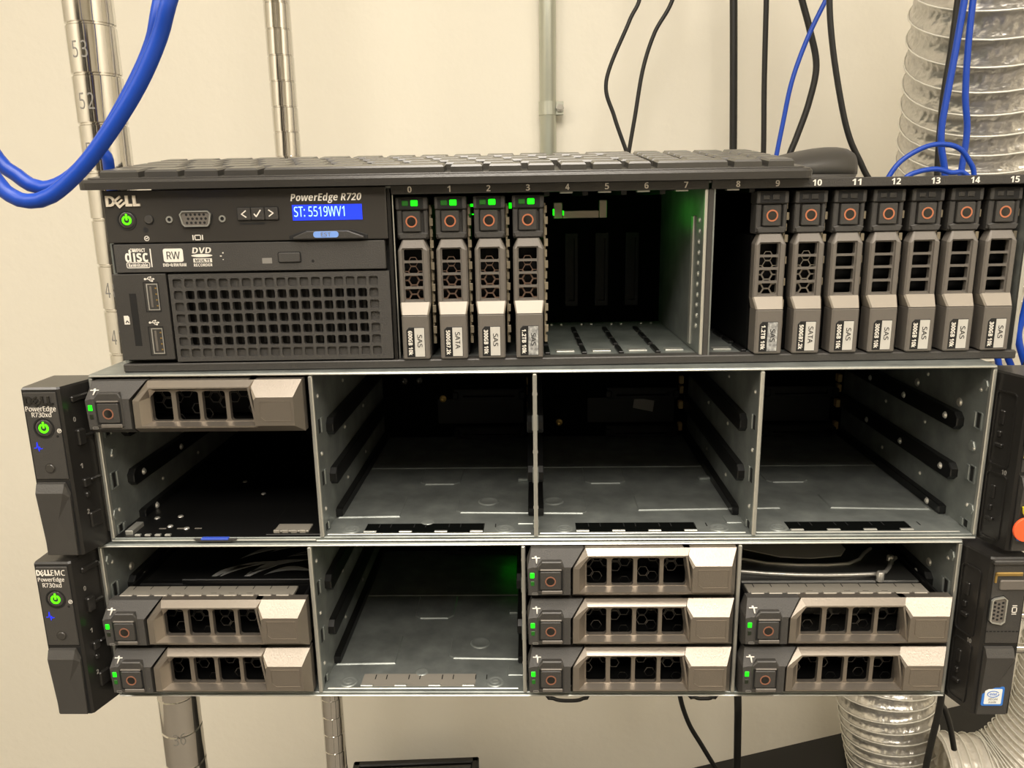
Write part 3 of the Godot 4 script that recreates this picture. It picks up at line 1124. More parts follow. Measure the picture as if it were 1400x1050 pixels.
func top_carriers() -> void:
	var data := {
		0: ["SAS", "600GB 10k", "copper grille", "slim drive carrier with green lights in slot 0, beside the perforated front panel"],
		1: ["SATA", "500GB7.2k", "copper grille", "green lit slim drive carrier with a SATA label, second from the perforated panel"],
		2: ["SAS", "300GB 10k", "copper grille", "green lit slim drive carrier with a clean 300GB label, third from the perforated panel"],
		3: ["SAS", "1.2TB 10k", "copper grille", "green lit slim drive carrier with scuffed 1.2TB label, left of the empty slots"],
		9: ["SAS", "1.2TB 10k", "pale grille", "unlit slim drive carrier with scuffed 1.2TB label, just right of an empty slot"],
		10: ["SATA", "500GB7.2k", "pale grille", "unlit slim drive carrier with a SATA label, below the printed number 10"],
		11: ["SAS", "300GB 10k", "", "unlit 300GB slim drive carrier touching the unlit SATA carrier on its left"],
		12: ["SAS", "300GB 10k", "", "unlit 300GB slim drive carrier, fourth carrier from the right end of the server"],
		13: ["SAS", "300GB 10k", "", "unlit 300GB slim drive carrier, third carrier from the right end of the server"],
		14: ["SAS", "300GB 10k", "", "unlit 300GB slim drive carrier, second carrier from the right end of the server"],
		15: ["SAS", "300GB 10k", "", "unlit 300GB slim drive carrier at the very right end of the top server"],
	}
	var turn := frames[S1].basis.get_euler().y as float
	for k in data:
		var d: Array = data[k]
		slim_carrier(d[3], place(S1, slot_x(k) - (0.0 if k < 8 else 0.4), 4.3, 0.0), turn, k < 4, d[0], d[1], d[2], k == 3 or k == 9)


# black rack ear on the left (side -1) or right (side 1) of a lower server; x measured from the chassis side
func ear(t: Node3D, side: int, k: int) -> MeshInstance3D:
	var w := 434.0
	var fx := func(x: float) -> float: return -x if side < 0 else w + x   # x = distance outwards
	var s := Shape.new()
	# outline seen from above, in x and z, drawn for the left and mirrored for the right
	var plan := poly([24.6, -12, 24.6, 14.2, 24.0, 15, 7.2, 15, 6.0, 14.2, 0.6, -3, 0.6, -12])
	var lower := []
	var upper := []
	var inner := []
	for p in plan:
		lower.append(Vector3(fx.call(p.x), 0.4, p.y))
		upper.append(Vector3(fx.call(p.x), 84.2, p.y))
		inner.append(Vector3(fx.call(lerpf(p.x, 13.0, 0.05)), 85.2, lerpf(p.y, 3.0, 0.05)))
	if side < 0:
		lower.reverse()
		upper.reverse()
		inner.reverse()
	# loops run clockwise from above on the left; make them anticlockwise as seen from above
	var area := 0.0
	for i in upper.size():
		var a: Vector3 = upper[i]
		var b: Vector3 = upper[(i + 1) % upper.size()]
		area += a.z * b.x - b.z * a.x
	if area < 0:
		lower.reverse()
		upper.reverse()
		inner.reverse()
	s.loft([lower, upper, inner], true)
	var e := part(s, "rack_ear", M["ear black"], t)
	# inner slanted side: moulded bumps and frames
	s = Shape.new()
	var a := Vector3(fx.call(0.6), 0, -3)
	var b := Vector3(fx.call(6.0), 0, 14.2)
	var d := (b - a).normalized()
	var n := Vector3(1 if side < 0 else -1, 0, 0).slide(d).normalized()
	# own axes on the slanted side: x along it towards the front, y up, z out of it
	var basis := Basis(d, Vector3.UP, d.cross(Vector3.UP))
	if basis.z.dot(n) < 0:
		basis = Basis(-d, Vector3.UP, (-d).cross(Vector3.UP))
	var flip := 1.0 if basis.x.dot(d) > 0 else -1.0
	s.xf = Transform3D(basis, a)
	if side < 0:
		for q in [[3.0, 13.5, 76.5, 79.5, 1.3], [9.0, 13.5, 55.0, 63.0, 2.2], [3.0, 9.5, 57.5, 59.5, 1.2], [9.5, 13.5, 33.5, 38.0, 1.7], [10.5, 13.0, 28.0, 30.8, 1.3], [2.5, 9.0, 35.5, 37.0, 1.2], [6.0, 12.5, 12.0, 20.0, 1.4], [1.0, 3.0, 6.0, 78.0, 1.0]]:
			s.box(q[0] * flip, q[1] * flip, q[2], q[3], -1, q[4], 0.6)
	else:
		for q in [[40.0, 76.0], [3.0, 36.0]]:
			s.stroke(closed(rounded(minf(3.5 * flip, 14.0 * flip), maxf(3.5 * flip, 14.0 * flip), q[0], q[1], 2.0, 3)), 0.8, 0.0, 0.7)
			s.box(6.5 * flip, 9.0 * flip, q[0] + 20, q[0] + 27, -1, 0.9, 0.4)
			s.box(6.0 * flip, 10.0 * flip, q[0] + 9, q[0] + 11, -1, 1.4, 0.4)
			s.box(6.5 * flip, 8.5 * flip, q[0] + 14, q[0] + 17, -1, 1.2, 0.4)
	part(s, "moulded_relief", M["ear black"], e)
	if side < 0:
		var txf := Transform3D(basis, a)
		var y := 68.0
		for c in ["0", "1", "2"]:
			var o := lettering(e, c, 12.6 * flip - 0.7, 12.6 * flip + 0.7, y - 1.2, y + 1.2, 0.0, M["print gray"], "slot_number")
			o.transform = Transform3D(txf.basis, txf.origin * U) * o.transform
			y -= 23.6
	else:
		var txf := Transform3D(basis, a)
		var o := lettering(e, "10", 12.2 * flip - 1.3, 12.2 * flip + 1.3, 36.4, 38.8, 0.0, M["print gray"], "slot_number")
		o.transform = Transform3D(txf.basis, txf.origin * U) * o.transform
	# front: framed control area above, latch below
	var x0: float = minf(fx.call(24.0), fx.call(7.0))
	var x1: float = maxf(fx.call(24.0), fx.call(7.0))
	s = Shape.new()
	s.prism(poly([x0 + 0.6, 39.6, x1 - 0.3, 39.6, x1 - 0.3, 83.4, x0 + 0.6, 83.4]), 14.8, 15.12)
	s.prism(poly([x0 + 0.5, 1.0, x1 - 0.3, 1.0, x1 - 0.3, 38.8, x0 + 0.5, 38.8]), 14.8, 15.1)
	part(s, "front_seam", M["dark slot"], e)
	s = Shape.new()
	s.box(x0 + 0.8, x1 - 0.7, 40.0, 83.0, 14.8, 15.6, 0.3)
	var face := part(s, "control_face", M["black plastic"], t)
	s = Shape.new()
	s.loft([[Vector3(x0 + 1.0, 0.8, 15), Vector3(x1 - 1.6, 0.8, 15), Vector3(x1 - 0.8, 33, 15), Vector3(x1 - 2.6, 38.4, 15), Vector3(x0 + 0.8, 38.4, 15)],
		[Vector3(x0 + 1.0, 0.8, 16.0), Vector3(x1 - 1.6, 0.8, 16.0), Vector3(x1 - 0.8, 31, 16.4), Vector3(x1 - 2.6, 37.8, 16.6), Vector3(x0 + 0.8, 37.8, 16.6)],
		[Vector3(x0 + 1.2, 1.0, 16.2), Vector3(x1 - 1.8, 1.0, 16.2), Vector3(x1 - 1.2, 31, 16.6), Vector3(x1 - 2.8, 33.8, 18.6), Vector3(x0 + 1.0, 33.8, 18.6)]], true)
	part(s, "latch_handle", M["black plastic"], t)
	return face


func left_ear_face(f: Node3D, t: Node3D, k: int) -> void:
	var z := 15.6
	if k == S2:
		part(logo_shape(-22.8, 76.9, 13.6, 4.2, z, z + 0.5), "raised_logo", M["dim chrome"], f)
		lettering(f, "PowerEdge", -23.0, -8.5, 73.1, 76.4, z, M["print white"], "lettering", "plain")
		lettering(f, "R730xd", -20.4, -11.1, 71.0, 73.4, z, M["print white"], "lettering", "plain")
	else:
		part(logo_shape(-23.2, 78.4, 7.2, 3.0, z, z + 0.2), "printed_logo", M["print white"], f)
		lettering(f, "EMC", -15.9, -8.9, 78.4, 81.3, z, M["print white"], "lettering", "plain")
		lettering(f, "PowerEdge", -22.9, -9.8, 74.6, 77.4, z, M["print white"], "lettering", "plain")
		lettering(f, "R730xd", -21.0, -11.6, 72.0, 74.4, z, M["print white"], "lettering", "plain")
	power_button(f, -15.6, 65.6, z, 5.0)
	health_mark(f, -8.4, 64.2, 0.9, z)
	var s := Shape.new()
	s.prism(circle(-9.6, 61.5, 0.65, 0, 330, 12), z - 0.1, z + 0.06)
	part(s, "small_hole", M["dark slot"], f)
	s = Shape.new()
	for q in [[-23.2, 55.8, -22.0, 55.8], [-22.0, 55.8, -21.5, 58.6], [-21.5, 58.6, -21.0, 54.2], [-21.0, 54.2, -20.6, 56.4], [-20.6, 56.4, -20.2, 55.3], [-20.2, 55.3, -19.2, 55.6]]:
		s.stroke(poly([q[0] + 1.4, q[1], q[2] + 1.4, q[3]]), 0.24, z)
	part(s, "heartbeat_light", M["heartbeat blue"], f, "blue pulse line light")
	s = Shape.new()
	s.disc(-15.6, 45.5, z - 0.2, z + 0.6, 2.1, 0.3)
	s.ring(-15.6, 45.5, z - 0.3, z + 0.1, 2.3, 2.6)
	part(s, "round_button", M["gloss black"], f)


func right_ear_face(f: Node3D, t: Node3D, k: int) -> void:
	var z := 15.6
	var s := Shape.new()
	s.box(440.6, 458.6, 82.0, 84.4, 14, 17.0, 0.5)
	part(s, "top_lip", M["black plastic"], f)
	s = Shape.new()
	s.box(442.2, 455.0, 76.2, 78.0, z - 1, z + 0.8, 0.2)
	s.box(442.2, 443.2, 72.6, 78.0, z - 1, z + 0.8, 0.2)
	part(s, "port_frame", M["brass"], f)
	s = Shape.new()
	s.prism(rounded(444.8, 458.0, 69.0, 74.0, 0.8), z, z + 1.0, 0.3)
	part(s, "port_cover", M["slim gray"], f)
	vga_port(f, 445.6, 58.0, 14.6, 7.2, z, true)
	s = Shape.new()
	s.stroke(closed(rounded(452.6, 454.6, 56.8, 59.4, 0.4, 2)), 0.4, z)
	s.stroke(poly([452.6, 55.9, 454.6, 55.9]), 0.35, z)
	s.stroke(poly([452.6, 60.3, 454.6, 60.3]), 0.35, z)
	part(s, "monitor_mark", M["print white"], f)
	s = Shape.new()
	for i in 9:
		s.box(441.4 + i * 1.8, 442.6 + i * 1.8, 46.2, 46.8, z - 0.2, z + 0.06)
	part(s, "vent_slits", M["dark slot"], f)
	# blue and white chip sticker on the latch
	s = Shape.new()
	s.prism(rounded(443.0, 453.6, 6.4, 17.0, 0.9), 16.0, 17.05)
	var st := part(s, "chip_sticker", M["sticker blue"], t, "white sticker with a blue border")
	s = Shape.new()
	s.prism(rounded(444.2, 452.6, 7.4, 15.8, 0.5), 17.0, 17.12)
	part(s, "sticker_field", M["sticker white"], st)
	s = Shape.new()
	var e := PackedVector2Array()
	for i in 21:
		e.append(Vector2(448.3 + cos(TAU * i / 22 + 0.5) * 2.8, 13.0 + sin(TAU * i / 22 + 0.5) * 1.7))
	s.stroke(e, 0.3, 17.12)
	part(s, "sticker_ring", M["sticker blue"], st)
	lettering(st, "intel", 446.7, 449.9, 12.3, 13.8, 17.12, M["sticker blue"], "lettering", "plain")
	lettering(st, "XEON", 446.2, 450.6, 9.6, 10.7, 17.12, M["print gray"], "lettering", "plain")
	lettering(st, "inside", 446.6, 450.2, 8.0, 9.1, 17.12, M["print gray"], "lettering", "plain")


func floor_plate(s: Shape, pts: PackedVector2Array, y0: float, y1: float) -> void:
	# pts in x and z; the plate lies flat
	var q := PackedVector2Array()
	for p in pts:
		q.append(Vector2(p.x, -p.y))
	s.xf = Transform3D(Basis(Vector3.RIGHT, -PI / 2), Vector3.ZERO)
	s.prism(q, y0, y1, minf(0.8, (y1 - y0) * 0.9))
	s.xf = Transform3D()


func lower_server(k: int, label: String) -> Node3D:
	var t := thing("rack_server", label, "server", frames[k].origin, frames[k].basis.get_euler().y)
	var h := 86.5 if k == S2 else 86.0
	var lid := 1.3 if k == S2 else 1.5
	var s := Shape.new()
	s.box(0, 434, h, h + lid, -690, 0, 0.3)
	part(s, "lid", M["galvanised"], t)
	s = Shape.new()
	s.box(0, 434, h - 0.1, h + 0.9, -1.6, 0.5, 0.45)
	if k == S2:
		s.box(105, 434, 0.0, 0.9, -2, 0.6, 0.4)
		s.box(0, 105, 0.6, 1.2, -2, 0.4, 0.3)
		s.box(110, 214, 2.0, 2.6, -4.2, -3.0, 0.3)
		s.box(218.5, 322, 2.0, 2.6, -4.2, -3.0, 0.3)
		s.box(327, 428, 2.0, 2.6, -4.2, -3.0, 0.3)
	else:
		s.box(0, 434, 0.0, 0.8, -2, 0.5, 0.35)
		s.box(111, 213, 2.0, 2.6, -4.2, -3.0, 0.3)
	part(s, "front_hem", M["bright edge"], t)
	s = Shape.new()
	s.box(0, 434, 0, 1.0, -690, -0.4)
	s.box(0, 434, 1.0, h, -690, -688)
	s.box(-0.2, 1.2, 0.8, h, -690, 0.0)
	s.box(432.8, 434.2, 0.8, h, -690, 0.0)
	part(s, "case", M["galvanised"], t)
	# floor: front plate, a step down, embossed fields
	s = Shape.new()
	s.box(1, 433, 1.0, 2.2, -24, -0.5, 0.3)
	s.box(1, 433, 1.0, 1.4, -172, -24)
	floor_plate(s, poly([109.8, -26, 109.8, -59, 141, -59, 143.5, -56, 143.5, -27]), 1.2, 2.0)
	floor_plate(s, poly([175.5, -32, 172.6, -35, 172.6, -56, 175.5, -59, 242, -59, 244.6, -56, 244.6, -33, 242, -30]), 1.2, 2.0)
	floor_plate(s, poly([272, -34, 272, -56, 275, -59, 346, -59, 349.4, -56, 349.4, -36]), 1.2, 2.0)
	floor_plate(s, poly([376, -36, 376, -56, 379, -59, 428, -59, 428, -33]), 1.2, 2.0)
	for q in [[146.5, 172], [245.5, 271], [353, 379]]:
		floor_plate(s, poly([q[0], -104, q[0] + 0.5, -79, q[0] + 4, -75.5, q[1] - 4, -75.5, q[1] - 0.5, -79, q[1], -104]), 1.2, 2.0)
	floor_plate(s, poly([2, -104.5, 432, -104.5, 432, -137, 2, -137]), 1.2, 1.9)
	part(s, "bay_floor", M["galvanised"], t)
	for x in [190.0, 226.5]:
		again("dimple", "galvanised", t, Transform3D(Basis(), Vector3(x, 1.7, -47.5) * U), func(o: Shape) -> void: o.lathe(PackedVector2Array([Vector2(6.2, 0), Vector2(5.6, 0.7), Vector2(4.8, 0.9), Vector2(4.0, 0.5), Vector2(0, 0.35)]), 24))
	for x in [121.0, 200.4, 231.0, 310.0, 340.0]:
		again("embossed_ring", "galvanised", t, Transform3D(Basis(), Vector3(x, 2.0, -9.4) * U), func(o: Shape) -> void: o.lathe(PackedVector2Array([Vector2(5.0, 0), Vector2(4.5, 0.6), Vector2(3.8, 0.7), Vector2(3.2, 0.4), Vector2(2.4, 0.4), Vector2(2.0, 0.8), Vector2(1.3, 0.7), Vector2(0, 0.3)]), 20))
	again("floor_rivet", "galvanised", t, Transform3D(Basis(), Vector3(159.6, 2.0, -18.2) * U), func(o: Shape) -> void: o.lathe(PackedVector2Array([Vector2(3.8, 0), Vector2(3.3, 0.7), Vector2(2.2, 0.8), Vector2(0, 0.3)]), 20))
	for q in [[207, 217, 2.0, 2.9, -24.0, -14.5], [315, 323, 2.0, 2.9, -24.0, -14.5], [206, 216, 1.4, 3.2, -84.0, -80.0], [314.5, 323, 1.4, 3.2, -84.0, -80.0]]:
		s = Shape.new()
		s.box(q[0], q[1], q[2], q[3], q[4], q[5], 0.4)
		part(s, "floor_tab", M["galvanised"], t)
	# contact strip in a slot of each bay floor
	var dark: bool = k == S2
	for x in [128.2, 237.0, 345.0]:
		s = Shape.new()
		s.box(x, x + 61.5, 2.15, 2.35, -16.4, -5.4)
		var slot := part(s, "contact_strip", M["circuit board"] if dark else M["pale strip"], t)
		for i in 4:
			s = Shape.new()
			s.box(x + i * 18.2, x + 6.6 + i * 18.2, 2.2, 3.0, -6.6, -4.9, 0.2)
			part(s, "contact_tab", M["bright edge"], slot)
		s = Shape.new()
		for i in 8:
			var cx: float = x + 9.5 + (i / 2) * 18.2 - (3.0 if i % 2 else -3.0)
			s.box(cx, cx + 0.5, 2.3, 2.45, -15.5, -11.5)
		part(s, "strip_slits", M["dark slot"], slot)
	# dividers, side walls and guide rails
	var walls := [[1.2, 1], [108.2, -1], [108.2, 1], [216.6, -1], [216.6, 1], [325.0, -1], [325.0, 1], [432.8, -1]]
	for x in [108.2, 216.6, 325.0]:
		s = Shape.new()
		s.box(x - 0.6, x + 0.6, 1.4, h - 0.2, -172, -0.8)
		var dv := part(s, "divider", M["galvanised"], t)
		s = Shape.new()
		s.box(x - 1.0, x + 1.0, 2.2, h - 0.6, -2.4, 0.2, 0.4)
		part(s, "divider_edge", M["bright edge"], dv)
	for x in [0.7, 433.3]:
		s = Shape.new()
		s.box(x - 0.8, x + 0.8, 2.0, h - 0.6, -2.4, 0.2, 0.35)
		part(s, "wall_edge", M["bright edge"], t)
	for w in walls:
		var x: float = w[0] + w[1] * (0.6 if w[0] > 2 and w[0] < 432 else 0.0)
		var side: float = w[1]
		var outer: bool = w[0] < 2 or w[0] > 432
		var basis := Basis(Vector3.BACK if side < 0 else Vector3.FORWARD, Vector3.UP, Vector3(side, 0, 0))
		# axes on the wall: x runs to the front on the left walls and to the back on right-facing ones
		var f := basis.x.z
		for r in [[49.6, 58.8, -20.0], [22.6, 31.6, -20.0], [1.6, 6.6, -27.0]]:
			s = Shape.new()
			s.xf = Transform3D(basis, Vector3(x, 0, 0))
			var y0: float = r[0]
			var y1: float = r[1]
			var zf: float = r[2]
			var ym := (y0 + y1) / 2
			s.prism(poly([-169 * f, y0, -169 * f, y1, (zf - 3) * f, y1, zf * f, ym + 2, zf * f, ym - 2, (zf - 3) * f, y0]), 0, 3.6, 0.4)
			part(s, "guide_rail", M["rail black"], t)
		var wall := Transform3D(basis, Vector3(x, 0, 0) * U)
		for q in [[73.9, -8.4, 1.1], [44.0, -8.4, 1.2], [14.4, -8.3, 1.2], [43.5, -58.0, 1.1], [42.6, -107.0, 1.1], [12.9, -106.0, 1.0], [13.5, -57.4, 1.1], [70.0, -60.0, 1.1]]:
			again("rivet", "steel", t, wall * Transform3D(Basis(), Vector3(q[1] * f, q[0], 0) * U), func(o: Shape) -> void: o.disc(0, 0, 0, 0.7, 1.15, 0.5, 12))
		if outer:
			for q in [[54.7, -31.6], [53.8, -78.0], [53.4, -123.8], [27.4, -30.7], [26.5, -76.8], [26.0, -123.4], [4.0, -40.0]]:
				again("rail_screw", "steel", t, wall * Transform3D(Basis(), Vector3(q[1] * f, q[0], 3.4) * U), func(o: Shape) -> void: o.disc(0, 0, 0, 1.2, 1.9, 0.9, 14))
			for q in [[63.0, -26.0], [62.8, -71.0]]:
				again("wide_rivet", "steel", t, wall * Transform3D(Basis(), Vector3(q[1] * f, q[0], 0) * U), func(o: Shape) -> void: o.disc(0, 0, 0, 0.8, 2.4, 0.7, 14))
			for q in [[76.8, -5.6], [44.8, -10.4], [13.8, -4.6]]:
				again("hexagon_nut", "galvanised", t, wall * Transform3D(Basis(), Vector3(q[1] * f, q[0], 0) * U), func(o: Shape) -> void: o.disc(0, 0, 0, 0.6, 2.9, 0.3, 6))
		for q in [[55.0, 62.2], [27.4, 34.8], [3.0, 6.6]]:
			s = Shape.new()
			s.xf = Transform3D(basis, Vector3(x, 0, 0))
			s.prism(poly([-6.4 * f, q[0], -6.4 * f, q[1], -9.0 * f, q[1], -9.0 * f, q[0]]), 0, 0.12)
			part(s, "wall_slot", M["dark slot"], t)
			s = Shape.new()
			s.xf = Transform3D(basis, Vector3(x, 0, 0))
			s.box(-9.2 * f, -12.0 * f, q[0] - 0.3, q[1] + 0.3, 0, 0.9, 0.3)
			if outer:
				s.stroke(closed(rounded(minf(-9.6 * f, -4.8 * f), maxf(-9.6 * f, -4.8 * f), q[0] - 0.6, q[1] + 0.6, 0.6, 2)), 0.5, 0.0, 0.5)
			part(s, "slot_tab", M["galvanised"], t)
	# backplane
	s = Shape.new()
	s.box(1.4, 432.6, 1.4, h - 0.2, -176, -173)
	part(s, "backplane", M["circuit board"], t)
	for x in [76.0, 184.6, 291.0, 400.0]:
		for y in [3.4, 31.0, 58.6]:
			s = Shape.new()
			s.cell(x - 24, x + 24, y, y + 7.6, x - 18, x + 18, y + 2.3, y + 5.4, 0.5, -162, -168, true)
			s.box(x - 24, x + 24, y, y + 7.6, -173, -165)
			s.box(x - 25.5, x - 21, y + 1, y + 6.5, -166, -161, 0.8)
			s.box(x + 21, x + 25.5, y + 1, y + 6.5, -166, -161, 0.8)
			part(s, "drive_connector", M["connector black"], t)
		s = Shape.new()
		s.box(x - 37, x + 24, 11.6, 29.4, -173, -172.4)
		part(s, "backplane_opening", M["dark slot"], t)
		for y in [6.0, 22.0, 33.0, 40.0]:
			s = Shape.new()
			s.box(x + 26.5, x + 29.5, y, y + 5.5, -173, -168, 0.4)
			part(s, "side_connector", M["beige plastic"], t)
	for q in [[151.5, 30.0], [233.8, 11.8], [135.0, 43.4], [124.5, 43.0]]:
		s = Shape.new()
		s.turned(q[0], q[1], PackedVector2Array([Vector2(2.4, -173), Vector2(2.4, -171.4), Vector2(1.0, -170.8), Vector2(0, -171)]), 16)
		part(s, "board_screw", M["brass"] if q[0] > 140 else M["dim chrome"], t)
	s = Shape.new()
	s.prism(poly([286, 22, 300, 19, 301, 27, 287, 29.5]), -172.6, -172.2)
	if k == S2:
		part(s, "paper_sticker", M["print gray"], t)
	var lf := ear(t, -1, k)
	left_ear_face(lf, t, k)
	var rf := ear(t, 1, k)
	right_ear_face(rf, t, k)
	return t


func lower_servers() -> void:
	var t := lower_server(S2, "middle server with mostly empty galvanised drive bays, between the other two servers")
	for x in [4.6, 20.4]:
		var f := Shape.new()
		f.box(x, x + 6.6, 84.3, 84.9, -3.0, -1.2, 0.2)
		part(f, "lid_finger", M["bright edge"], t)
	# pull out tag and perforated strips in its leftmost bay
	var s := Shape.new()
	s.box(1.4, 107.4, 2.0, 2.6, -172, -1.0)
	s.box(78.8, 107.0, 2.6, 3.4, -40, -1.4, 0.3)
	part(s, "bay_plate", M["rail black"], t, "dark plate on the floor of the leftmost bay")
	s = Shape.new()
	s.box(82.5, 100.4, 3.3, 4.4, -12.5, -3.6, 0.3)
	part(s, "spring_strip", M["pale strip"], t)
	for i in 4:
		s = Shape.new()
		s.box(82.5 + i * 4.5, 85.6 + i * 4.5, 3.3, 4.9, -4.4, -2.8, 0.2)
		part(s, "spring_finger", M["pale strip"], t)
		s = Shape.new()
		s.box(11 + i * 5.2, 14.0 + i * 5.2, 2.4, 3.4, -3.4, -1.6, 0.2)
		part(s, "contact_tab", M["bright edge"], t)
	for i in 3:
		s = Shape.new()
		s.box(19.6 + i * 9.4, 23.2 + i * 9.4, 2.5, 2.8, -11.4, -10.6)
		part(s, "plate_slit", M["pale strip"], t)
	s = Shape.new()
	s.box(5.6, 9.6, 2.4, 5.0, -15, -3, 0.3)
	part(s, "plate_tab", M["bright edge"], t)
	for q in [[11.8, -25.0], [23.8, -27.0], [24.0, -14.0], [34.0, -11.0], [86.7, -26.8], [103.0, -12.6], [104.0, -4.6], [58.0, -60.0], [40.0, -80.0]]:
		again("plate_rivet", "steel", t, Transform3D(Basis(), Vector3(q[0], 2.5, q[1]) * U), func(o: Shape) -> void: o.lathe(PackedVector2Array([Vector2(1.6, 0), Vector2(1.2, 0.7), Vector2(0, 0.8)]), 12))
	s = Shape.new()
	s.prism(poly([45, 0.4, 62, 0.4, 64.5, 1.9, 42.5, 1.9]), -6, 1.2, 0.3)
	var pull := part(s, "service_tag", M["black plastic"], t)
	s = Shape.new()
	s.box(46.5, 60.5, 1.5, 2.4, -2, 1.4, 0.2)
	part(s, "tag_label", M["tag blue"], pull)
	var b := lower_server(S3, "bottom server with seven wide drive carriers and one empty bay")
	s = Shape.new()
	s.box(211.5, 213.0, 9.0, 11.0, -164, -161, 0.4)
	part(s, "board_led", M["led green"], b, "small green light at the back of the empty bay")
	var l := OmniLight3D.new()
	l.name = "board_led_light"
	l.light_color = Color(0.08, 1.0, 0.06)
	l.light_energy = 0.000012
	l.light_size = 0.004
	l.omni_range = 1.0
	l.omni_attenuation = 2.0
	l.shadow_enabled = true
	b.add_child(l, true)
	l.position = Vector3(207, 12, -158) * U
	# carriers
	var a2 := frames[S2].basis.get_euler().y as float
	var a3 := frames[S3].basis.get_euler().y as float
	wide_carrier("lone wide drive carrier in the upper left bay of the middle server", place(S2, 0.9, 59.4, 3.2), a2, "wide drive carriers in the lower servers", "", true)
	var g := "wide drive carriers in the lower servers"
	var x := [1.1, 110.0, 218.0, 326.3]
	var y := [4.8, 32.3, 59.8]
	var c := wide_carrier("wide drive carrier just below the flame patterned drive, leftmost bay of bottom server", place(S3, x[0], y[1], 3.2), a3, g, "label", true)
	flame_label(c)
	wide_carrier("wide drive carrier at the bottom of the leftmost bay, bottom server", place(S3, x[0], y[0], 3.2), a3, g)
	wide_carrier("topmost of the three stacked wide drive carriers right of the empty green lit bay", place(S3, x[2], y[2], 3.2), a3, g)
	wide_carrier("middle of the three stacked wide drive carriers in the bottom server", place(S3, x[2], y[1], 3.2), a3, g)
	wide_carrier("lowest of the three stacked wide drive carriers in the bottom server", place(S3, x[2], y[0], 3.2), a3, g)
	c = wide_carrier("upper wide drive carrier in the rightmost bay, bare drive cover visible above it", place(S3, x[3], y[1], 3.2), a3, g, "cover", true)
	drive_cover(c)
	wide_carrier("lower wide drive carrier in the rightmost bay of the bottom server", place(S3, x[3], y[0], 3.2), a3, g, "", true)


# dark drive label with pale flame shapes, lying on the drive of that carrier
func flame_label(c: Node3D) -> void:
	var s := Shape.new()
	s.box(8, 97, 22.3, 22.6, -160, -28)
	var l := part(s, "drive_label", M["drive label"], c, "black drive label with gray flame pattern")
	s = Shape.new()
	s.box(30, 100, 22.4, 25.4, -27.0, -23.0, 0.4)
	part(s, "label_bar", M["rail black"], c)
	s = Shape.new()
	s.xf = Transform3D(Basis(Vector3.RIGHT, -PI / 2), Vector3(0, 22.6, 0))
	# crescents: x, then distance into the bay
	for f in [[52, 36, 30, 8, 0.3], [60, 40, 34, 9, 0.15], [68, 34, 26, 7, 0.5], [76, 42, 36, 10, 0.1], [84, 36, 26, 9, -0.3], [66, 62, 34, 9, 0.0], [80, 66, 30, 10, -0.2], [90, 56, 24, 8, -0.5]]:
		var o := PackedVector2Array()
		for i in 11:
			var u := i / 10.0
			o.append(Vector2(-f[2] * 0.5 + u * f[2], sin(u * PI) * f[3] * 0.9))
		for i in range(9, 0, -1):
			var u := i / 10.0
			o.append(Vector2(-f[2] * 0.5 + u * f[2] - 1.5, sin(u * PI) * f[3] * 0.35))
		var keep := s.xf
		s.xf = keep * Transform3D(Basis(Vector3.BACK, f[4] + 0.5), Vector3(f[0], f[1], 0))
		s.prism(o, -0.1, 0.12)
		s.xf = keep
	part(s, "flame_print", M["drive print"], l)


# bare metal cover with a rounded raised rim and screws
func drive_cover(c: Node3D) -> void:
	var s := Shape.new()
	s.xf = Transform3D(Basis(Vector3.RIGHT, -PI / 2), Vector3.ZERO)
	s.prism(poly([5, 30, 30, 27.5, 60, 26, 84, 29, 92, 42, 98, 50, 98, 160, 5, 160]), 22, 24.6, 0.5)
	var p := part(s, "drive_cover", M["drive cover"], c)
	s = Shape.new()
	var rim := PackedVector3Array()
	for q in [[2, 31], [20, 27.6], [36, 25.8], [50, 25.2], [64, 25.6], [78, 26.6], [84, 29], [88, 34], [92, 41], [97, 46]]:
		rim.append(Vector3(q[0], 25.2, -q[1]))
	s.tube(rim, 1.1, 8)
	rim = PackedVector3Array()
	for q in [[10, 46], [24, 40], [40, 37.6], [56, 37.6], [68, 39], [76, 44], [82, 52], [88, 58]]:
		rim.append(Vector3(q[0], 25.0, -q[1]))
	s.tube(rim, 1.0, 8)
	part(s, "cover_rim", M["steel"], p)
	s = Shape.new()
	s.xf = Transform3D(Basis(Vector3.RIGHT, -PI / 2), Vector3.ZERO)
	s.prism(poly([16, 58, 34, 48, 50, 46, 68, 49, 74, 58, 74, 70, 16, 70]), 24.5, 25.0, 0.3)
	part(s, "cover_plate", M["label silver"], p)
	for q in [[79, 24, 27.5], [3.5, 33, 26.0], [93, 44, 27.0]]:
		s = Shape.new()
		s.xf = Transform3D(Basis(), Vector3(q[0], 22.5, -q[1]))
		s.lathe(PackedVector2Array([Vector2(1.9, 0), Vector2(1.9, q[2] - 22.6), Vector2(1.2, q[2] - 22.0), Vector2(0, q[2] - 22.4)]), 14)
		part(s, "cover_screw", M["steel"], p)


func key_shape(w: float, d: float) -> Shape:
	var s := Shape.new()
	var l := func(x0: float, x1: float, z0: float, z1: float, y: float) -> Array:
		return [Vector3(x0, y, z1), Vector3(x1, y, z1), Vector3(x1, y, z0), Vector3(x0, y, z0)]
	s.loft([l.call(0, w, -d, 0, 0), l.call(0.2, w - 0.2, -d + 0.2, -0.2, 2.4), l.call(0.9, w - 0.9, -d + 0.8, -0.9, 3.3)])
	return s


